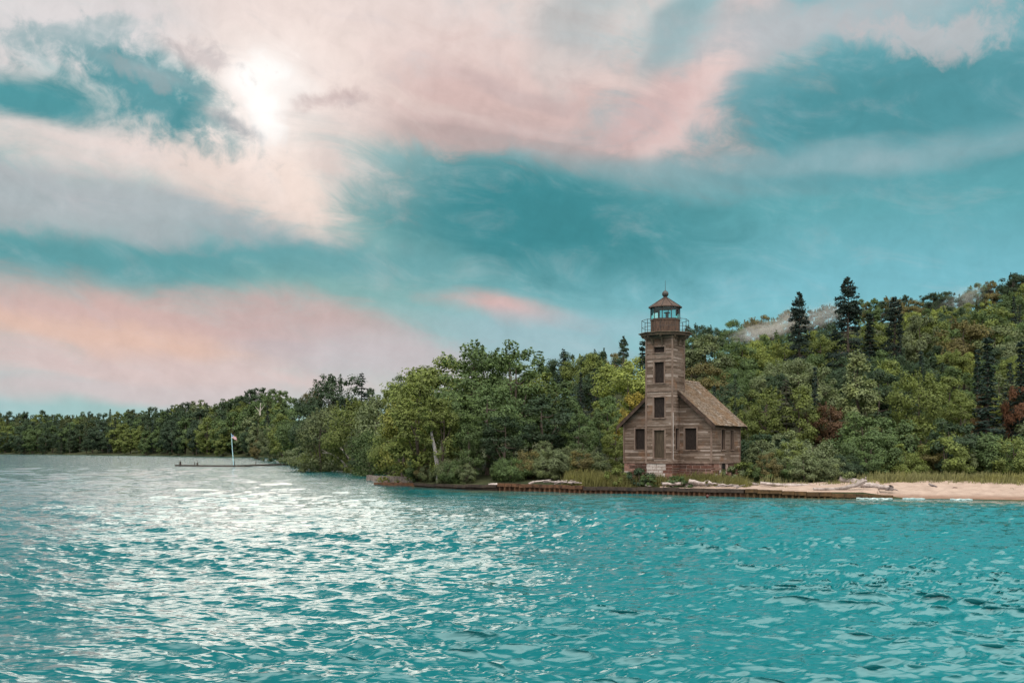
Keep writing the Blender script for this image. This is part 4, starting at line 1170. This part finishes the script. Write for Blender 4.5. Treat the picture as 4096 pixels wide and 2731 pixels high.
m.build('support_crib', WETW, pier)
# flag pole and flag
c0 = pier_at(937) + Vector((0, -.25, .1)); top = P(925.5, 1733, c0.y)
fp = empty('flagpole', c0); tag(fp, 'thin pale blue flagpole leaning left on the derelict pier', 'flagpole')
m = MB(); m.tube([(0, 0, -.2), tuple((top - c0) * .5 + Vector((-.05, 0, 0))), tuple(top - c0)], [.085, .07, .05], 7)
m.build('pole', pbr('pale_blue_paint', two_tone((.25, .48, .54), (.42, .62, .66), 2), .5, .3), fp)
m = MB(); m.lathe([(.02, 0), (.09, .05), (.09, .12), (.02, .17)], 8); o = m.build('finial', IRON, fp); o.location = top - c0
fm, nt, out = new_mat('flag_cloth')
uv = nt.add('ShaderNodeUVMap').outputs[0]; sp = nt.add('ShaderNodeSeparateXYZ', ins={0: uv})
stripe = nt.math('MODULO', nt.math('FLOOR', nt.math('MULTIPLY', sp.outputs[1], 13.0)), 2.0)
c = nt.mix(stripe, (.36, .06, .08), (.62, .60, .60))
can = nt.math('MULTIPLY', nt.math('LESS_THAN', sp.outputs[0], .4), nt.math('GREATER_THAN', sp.outputs[1], 6 / 13))
vor = nt.add('ShaderNodeTexVoronoi', voronoi_dimensions='2D', ins={'Vector': nt.vmath('MULTIPLY', uv, (15, 9, 1)), 'Scale': 1.0, 'Randomness': 0.0})
star = nt.math('LESS_THAN', vor.outputs['Distance'], .25)
c = nt.mix(can, c, nt.mix(star, (.02, .09, .26), (.8, .8, .8)))
c2 = nt.mix(sp.outputs[0], c, c)
b = nt.add('ShaderNodeBsdfPrincipled', ins={'Base Color': c2, 'Roughness': .8}); nt.l.new(b.outputs[0], out.inputs[0])
W_, H_ = 1.12, .68; nu, nv = 16, 8; vs = []; uvs = []
for j in range(nv + 1):
    for i in range(nu + 1):
        u, v = i / nu, j / nv
        vs.append((u * W_ * .88, .14 * math.sin(u * 9 + v) * u, v * H_ * (1 - .18 * u) - .50 * u * u + .05 * math.sin(u * 8)))
        uvs.append((u, v))
fs = [(j * (nu + 1) + i, j * (nu + 1) + i + 1, (j + 1) * (nu + 1) + i + 1, (j + 1) * (nu + 1) + i) for j in range(nv) for i in range(nu)]
me = bpy.data.meshes.new('flag'); me.from_pydata(vs, [], fs); ul = me.uv_layers.new()
for l in me.loops: ul.data[l.index].uv = uvs[l.vertex_index]
me.materials.append(fm); fl = link('flag', me); fl.location = top + Vector((.07, 0, -.95))
tag(fl, 'small striped flag flying from the leaning flagpole', 'flag')

# driftwood
def log(name, pts, r0, r1, mat, label, cat='log', group=None, n=8, branches=()):
    pts = [Vector(p) for p in pts]; c = pts[0].copy(); k = 9; path = []; rad = []
    for i in range(k):
        u = i / (k - 1) * (len(pts) - 1); j = min(len(pts) - 2, int(u)); p = pts[j].lerp(pts[j + 1], u - j) - c
        path.append(p + Vector((hr.uniform(-.3, .3), hr.uniform(-.3, .3), hr.uniform(-.3, .3))) * r0 * .5); rad.append((r0 + (r1 - r0) * i / (k - 1)) * hr.uniform(.85, 1.15))
    mb = MB(); mb.tube(path, rad, n)
    for (u, off, r) in branches:
        p = path[int(u * (k - 1))]; o_ = Vector(off); mb.tube([p, p + o_ * .55 + Vector((.05, 0, .04)), p + o_], [r, r * .7, r * .25], 5)
    o = mb.build(name, mat, smooth=False); o.location = c
    return tag(o, label, cat, group)
def PB(px, py, Y): return P(px, py, Y) + Vector((0, 0, .13))
log('driftwood_log', [PB(3356, 1925, 75.5), PB(3440, 1941, 75), PB(3500, 1952, 74.5)], .30, .24, DRIFT, 'thick bleached log with blunt end tilted up out of the sand', branches=[(0, (-.1, -.1, -.35), .16)])
log('driftwood_log', [PB(3455, 1928, 71.0), PB(3425, 1946, 71), PB(3385, 1957, 71), PB(3325, 1963, 71), PB(3255, 1963, 70.9)], .20, .08, DRIFT, 'curved pale branch rising at its right end over the ochre wall', branches=[(0.1, (.12, 0, .28), .08), (.1, (.25, .1, -.1), .12)])
log('driftwood_log', [PB(3450, 1944, 72.6), PB(3500, 1951, 72.2), PB(3572, 1960, 71.8)], .24, .16, DRIFT, 'bleached log in the heap, lying from the curved branch to the stump', branches=[(.05, (-.3, -.1, -.2), .12)])
log('driftwood_log', [PB(3528, 1952, 75.4), PB(3600, 1943, 76), PB(3676, 1929, 77)], .26, .20, DRIFT2, 'dark grey log slanting up to the beach grass', branches=[(.8, (.3, 0, .25), .05)])
log('driftwood_log', [PB(2944, 1924, 76.5), PB(2985, 1937, 75.5), PB(3034, 1945, 75)], .085, .10, DRIFT, 'slim straight pale pole slanting down beside the house', 'pole')
log('driftwood_log', [PB(3040, 1938, 74), PB(3120, 1946, 74), PB(3230, 1949, 74), PB(3345, 1954, 74)], .11, .16, DRIFT, 'longest pale log lying flat along the sand left of the heap', branches=[(.3, (.3, 0, .12), .04), (.6, (-.3, 0, .15), .04)])
log('driftwood_log', [PB(3715, 1941, 73.5), PB(3735, 1950, 73.2), PB(3747, 1956, 73)], .07, .11, DRIFT2, 'short dark stick stuck slantwise in the open sand', 'stick')
log('driftwood_log', [PB(3985, 1931, 76), PB(4060, 1930, 76), PB(4140, 1931, 76)], .13, .11, DRIFT, 'pale log half buried in grass at the right edge')
log('driftwood_stump', [PB(3562, 1966, 71.4), PB(3564, 1957, 71.4), PB(3562, 1951, 71.4)], .20, .14, DRIFT2, 'bluish grey upright stump at the right end of the log heap', 'stump', branches=[(.2, (-.4, 0, -.1), .08), (.2, (.5, -.1, -.12), .07)])
log('driftwood_log', [PB(2757, 1931, 75.6), PB(2795, 1938, 75.3), PB(2822, 1941, 75.2)], .16, .11, DRIFT, 'thickest pale log on top of the driftwood below the house', branches=[(.75, (.35, 0, .2), .05)])
log('driftwood_log', [PB(2650, 1941, 76), PB(2690, 1941, 76), PB(2732, 1941, 76)], .10, .08, DRIFT, 'flat grey log left of the driftwood heap below the house')
log('driftwood_log', [PB(2836, 1932, 75.2), PB(2845, 1938, 75), PB(2852, 1946, 74.8)], .07, .06, DRIFT, 'crooked white branch arching over the driftwood below the house', branches=[(.1, (-.3, 0, .06), .04)])
log('driftwood_log', [PB(1955, 1946, 82.3), PB(1975, 1944, 82.3), PB(1994, 1946, 82.3)], .13, .15, DRIFT, 'pale log lying on the dark wall where the rusty stretch begins')
log('driftwood_log', [PB(2115, 1942, 81), PB(2126, 1936, 81), PB(2140, 1932, 81)], .11, .08, DRIFT, 'short white log tilted up on the rusty wall')
log('driftwood_log', [PB(2206, 1933, 81), PB(2240, 1934, 81), PB(2272, 1935, 81)], .09, .08, DRIFT, 'long thin pale log lying behind the rusty wall')
for k in range(34):                                        # the tangle heaped behind the wall below the house
    px = hr.uniform(2590, 3000); Y = float(shoreY(px)) + hr.uniform(.5, 3.0); L = hr.uniform(.5, 1.7); t = hr.gauss(0, .5)
    c = Vector(((px - CX) / F * Y, Y, max(gz(px, Y), .5) + hr.uniform(.12, .34)))
    d = Vector((math.cos(t), math.sin(t), hr.gauss(0, .18))) * L * .5
    log('driftwood_stick', [c - d, c + Vector((0, 0, hr.uniform(-.05, .1))), c + d], hr.uniform(.035, .085), .03, hr.choice([DRIFT, DRIFT, DRIFT2]),
        'bleached stick in the tangle heaped on the wall below the lighthouse', 'stick', 'sticks heaped below the lighthouse', n=5)
for k in range(14):
    px = hr.uniform(2135, 2330); Y = float(shoreY(px)) + hr.uniform(.4, 1.6); L = hr.uniform(.5, 1.4); t = hr.gauss(0, .4)
    c = Vector(((px - CX) / F * Y, Y, .72 + hr.uniform(0, .16))); d = Vector((math.cos(t), math.sin(t), hr.gauss(0, .12))) * L * .5
    log('driftwood_stick', [c - d, c, c + d], hr.uniform(.04, .09), .03, hr.choice([DRIFT, DRIFT, DRIFT2]), 'bleached stick in the tangle on the rusty wall left of the grass', 'stick', 'sticks on the rusty wall', n=5)
log('leaning_trunk', [P(1400, 1880, 146), P(1360, 1835, 146), P(1320, 1812, 146), P(1290, 1810, 145)], .15, .04, DEADWOOD, 'bare grey trunk leaning out left over the water from the willows', 'dead tree', branches=[(.6, (-.6, 0, -1.2), .05), (.75, (-1.0, 0, .5), .05)])
log('leaning_trunk', [P(1395, 1835, 150), P(1370, 1800, 149), P(1345, 1775, 149)], .14, .06, DEADWOOD, 'short bare grey trunk among the willows, above the leaning one', 'dead tree')
log('dead_tree', [P(1040, 1660, 330), P(1041, 1640, 330), P(1043, 1610, 330)], .25, .08, DEADWOOD, 'bare pale dead tree on the far slope above the flagpole', 'dead tree', branches=[(.3, (-1.6, 0, 2.0), .12), (.4, (1.5, 0, 2.2), .12)])
# white birch on the point
BY = 88.9; bt = P(1752, 1915, BY)
bz = gz(1752, BY)
birch = empty('birch_tree', (bt.x, bt.y, bz)); tag(birch, 'white barked birch leaning left at the edge of the point', 'tree')
mb = MB(); q = [P(1755, 1935, BY), P(1748, 1850, BY), P(1738, 1790, BY), P(1727, 1740, BY), P(1727, 1690, BY), P(1724, 1640, BY)]
mb.tube([tuple(v - birch.location) for v in q], [.21, .19, .15, .11, .09, .05], 8)
mb.build('trunk', BIRCH, birch)
cr = link('crown', birchT[0], birch); cr.location = (-1.0, .5, 2.2); cr.scale = (.9, .9, .62); cr.color = (*OLIVE, 1)
# bush hanging over the water at the left end
for (x, y, Y, s, h, lab, colr) in ((1245, 1874, 158, 1.45, 4.0, 'low pale shrub hanging over the water at the pier shore end', SAGE), (1300, 1872, 154, 1.3, 4.4, 'rounded shrub over the water under the leaning grey trunk', OLIVE),
                              (1668, 1915, 92.5, .8, 2.6, 'shaggy bush drooping at the tip of the point', MID), (1500, 1880, 137, 1.2, 3.6, 'dark bush at the water behind the pale bluish boulder', DARK)):
    c = P(x, y, Y); plant('shrub', SH[2] if s > 1 else SH[0], c.x, c.y, .1 if Y > 100 else .4, h, s, colr, lab, 'shrub', 'shrubs along the shore', parts=('stem', 'leaves'))

# tall grass before the house and dune grass on the sand
def grass(name, spots, label, mat, hmin, hmax, wd=.03):
    vs = []
    for (px, Y, k) in spots:
        x0 = (px - CX) / F * Y; z0 = gz(px, Y)
        n = k; x = x0 + rng.normal(0, .16, n); y = Y + rng.normal(0, .16, n); h = rng.uniform(hmin, hmax, n) * (.6 + .7 * hr.random()); t = rng.uniform(0, 3.14, n)
        dx, dy = np.cos(t) * wd, np.sin(t) * wd; bx, by = rng.normal(.06, .16, n) * h, rng.normal(0, .16, n) * h
        q = np.stack([np.stack([x - dx, y - dy, z0 - .05 + 0 * x], 1), np.stack([x + dx, y + dy, z0 - .05 + 0 * x], 1),
                      np.stack([x + bx * .5 + dx * .7, y + by * .5 + dy * .7, z0 + h * .6], 1), np.stack([x + bx, y + by, z0 + h], 1)], 1)
        vs.append(q.reshape(-1, 3))
    o = link(name, crown_mesh(name, vs, mat)); return tag(o, label, 'grass', kind='stuff')
GRASSM = leaf_mat('grass_blades', .2)
sp_ = []
while len(sp_) < 800:
    px = hr.uniform(2270, 2990); d = hr.uniform(1.0, 6.0) if px < 2560 else hr.uniform(2.0, 4.2)
    if px > 2700: d = hr.uniform(2.6, 4.2)
    Y = float(shoreY(px)) + d
    if px > 2480 and Y > 77.6 + (2840 - px) * .006 and px < 2860: continue
    sp_.append((px, Y, 26))
g = grass('tall_grass', sp_, 'tall green grass and weeds in front of the lighthouse', GRASSM, .35, .95); g.color = (.125, .125, .045, 1)
sp_ = []
while len(sp_) < 700:
    px = hr.uniform(2990, 4300) if hr.random() < .35 else hr.uniform(3430, 4300); e = np.interp(px, [2990, 3400, 3600, 4096], [3.6, 4.4, 6.7, 6.1]); d = e + abs(hr.gauss(0, 1.2)) * (1.3 if px > 3500 else .8) - .2
    if hr.random() < .05: d -= hr.uniform(.4, 2.0)
    sp_.append((px, float(shoreY(px)) + d, 20))
g = grass('dune_grass', sp_, 'pale dune grass along the top of the beach', GRASSM, .25, .70); g.color = (.17, .17, .075, 1)
# low weeds against the basement
wr = random.Random(11)
WEED = broadleaf('weed_leaves', 1.4, .9, 0, 26, 1500, .16, 10, flat=.9, limbs=2)
for px, Y, h, colr, lab in ((2560, 77.9, 1.5, DARK, 'dark weedy bush against the wall left of the pale stones'), (2595, 77.2, 1.0, MID, 'green weedy bush at the foot of the pale stones'), (2700, 76.6, 1.1, MID, 'green weedy bush in front of the red stone corner'), (2745, 75.9, .85, (.05, .08, .03), 'low green weed clump before the stone basement'),
                            (2470, 79.0, 1.5, OLIVE, 'olive weedy bush at the left corner of the house'), (2930, 77.9, 1.25, SAGE, 'sage weedy bush right of the dark basement opening'), (2975, 78.2, 1.5, OLIVE, 'tan olive weedy bush below the slim straight pole')):
    plant('weed_bush', WEED, (px - CX) / F * Y, Y, gz(px, Y) - .05, h, 1.0, colr, lab, 'bush', 'weedy bushes round the lighthouse', parts=('stem', 'leaves'))
# foam where the swell breaks
FOAM = pbr('foam', two_tone((.26, .40, .40), (.48, .58, .58), 6), .9, .1)
mb = MB()
def foam(px0, px1, off, wd):
    n = int((px1 - px0) / 4); vs = []
    for i in range(n + 1):
        px = px0 + (px1 - px0) * i / n; u = i / n
        w_ = wd * max(.02, math.sin(math.pi * u) * (.45 + .4 * math.sin(px * .13) + .35 * math.sin(px * .31 + 1)))
        p = wl(px, off + .16 * math.sin(px * .021) + .08 * math.sin(px * .09)); z = .05 + .012 * math.sin(px * .2)
        vs += [(p.x, p.y - w_, z - .05), (p.x, p.y - w_ * .3, z + .035), (p.x, p.y + w_, z)]
    mb.add(vs, [(3 * i + j, 3 * i + 3 + j, 3 * i + 4 + j, 3 * i + 1 + j) for i in range(n) for j in (0, 1)])
foam(3425, 3570, -.9, .15); foam(3610, 3700, -.6, .06); foam(3800, 3890, -.45, .10)
tag(mb.build('foam', FOAM), 'white foam where ripples break on the sand', 'foam', kind='stuff')
# small red buoy
m = MB(); m.lathe([(.02, -.12), (.11, -.06), (.13, .02), (.08, .10), (.03, .15)], 10); o = m.build('buoy', pbr('red_buoy', lambda n, t: (.07, .022, .016), .5, .3), smooth=True); o.location = (P(2830, 1990, 69.6).x, 69.6, .12)
tag(o, 'tiny red brown buoy floating before the ribbed breakwater', 'buoy')
# wisps of mist rising off the slope
def mist(px, py, Y, sx, sy, sz, rot, dens, label):
    m, nt, out = new_mat('mist'); tc = nt.add('ShaderNodeTexCoord').outputs['Object']
    n = nt.noise(nt.vmath('MULTIPLY', tc, (1.6, 1.6, 2.4)), 2.0, 5, .65)
    fall = nt.mrange(nt.vmath('LENGTH', tc), .25, 1.0, 1.0, 0.0)
    dd = nt.math('MULTIPLY', nt.mrange(nt.math('ADD', n, nt.math('MULTIPLY', fall, .28)), .52, .85), nt.math('MULTIPLY', fall, dens))
    v = nt.add('ShaderNodeVolumePrincipled', ins={'Color': (.93, .90, .88, 1), 'Density': dd, 'Anisotropy': .2}); nt.l.new(v.outputs[0], out.inputs['Volume'])
    mb = MB(); mb.lathe([(math.sin(math.pi * (i + .3) / 10.6), -math.cos(math.pi * (i + .3) / 10.6)) for i in range(11)], 16)
    o = mb.build('mist', m); o.location = P(px, py, Y); o.scale = (sx, sy, sz); o.rotation_euler.y = R(-rot)
    tag(o, label, 'mist', kind='stuff')
mist(3035, 1328, 240, 11, 9, 3.6, 12, .075, 'white wisp of mist over the trees left of the open pine')
mist(3290, 1262, 262, 12, 11, 5, 18, .04, 'thin mist veiling the ridge between the two big pines')
mist(3140, 1290, 243, 8, 9, 4.2, 42, .055, 'mist column drifting up behind the open pine')
mist(3830, 1215, 290, 14, 12, 5.5, 35, .03, 'faint mist on the ridge at upper right')
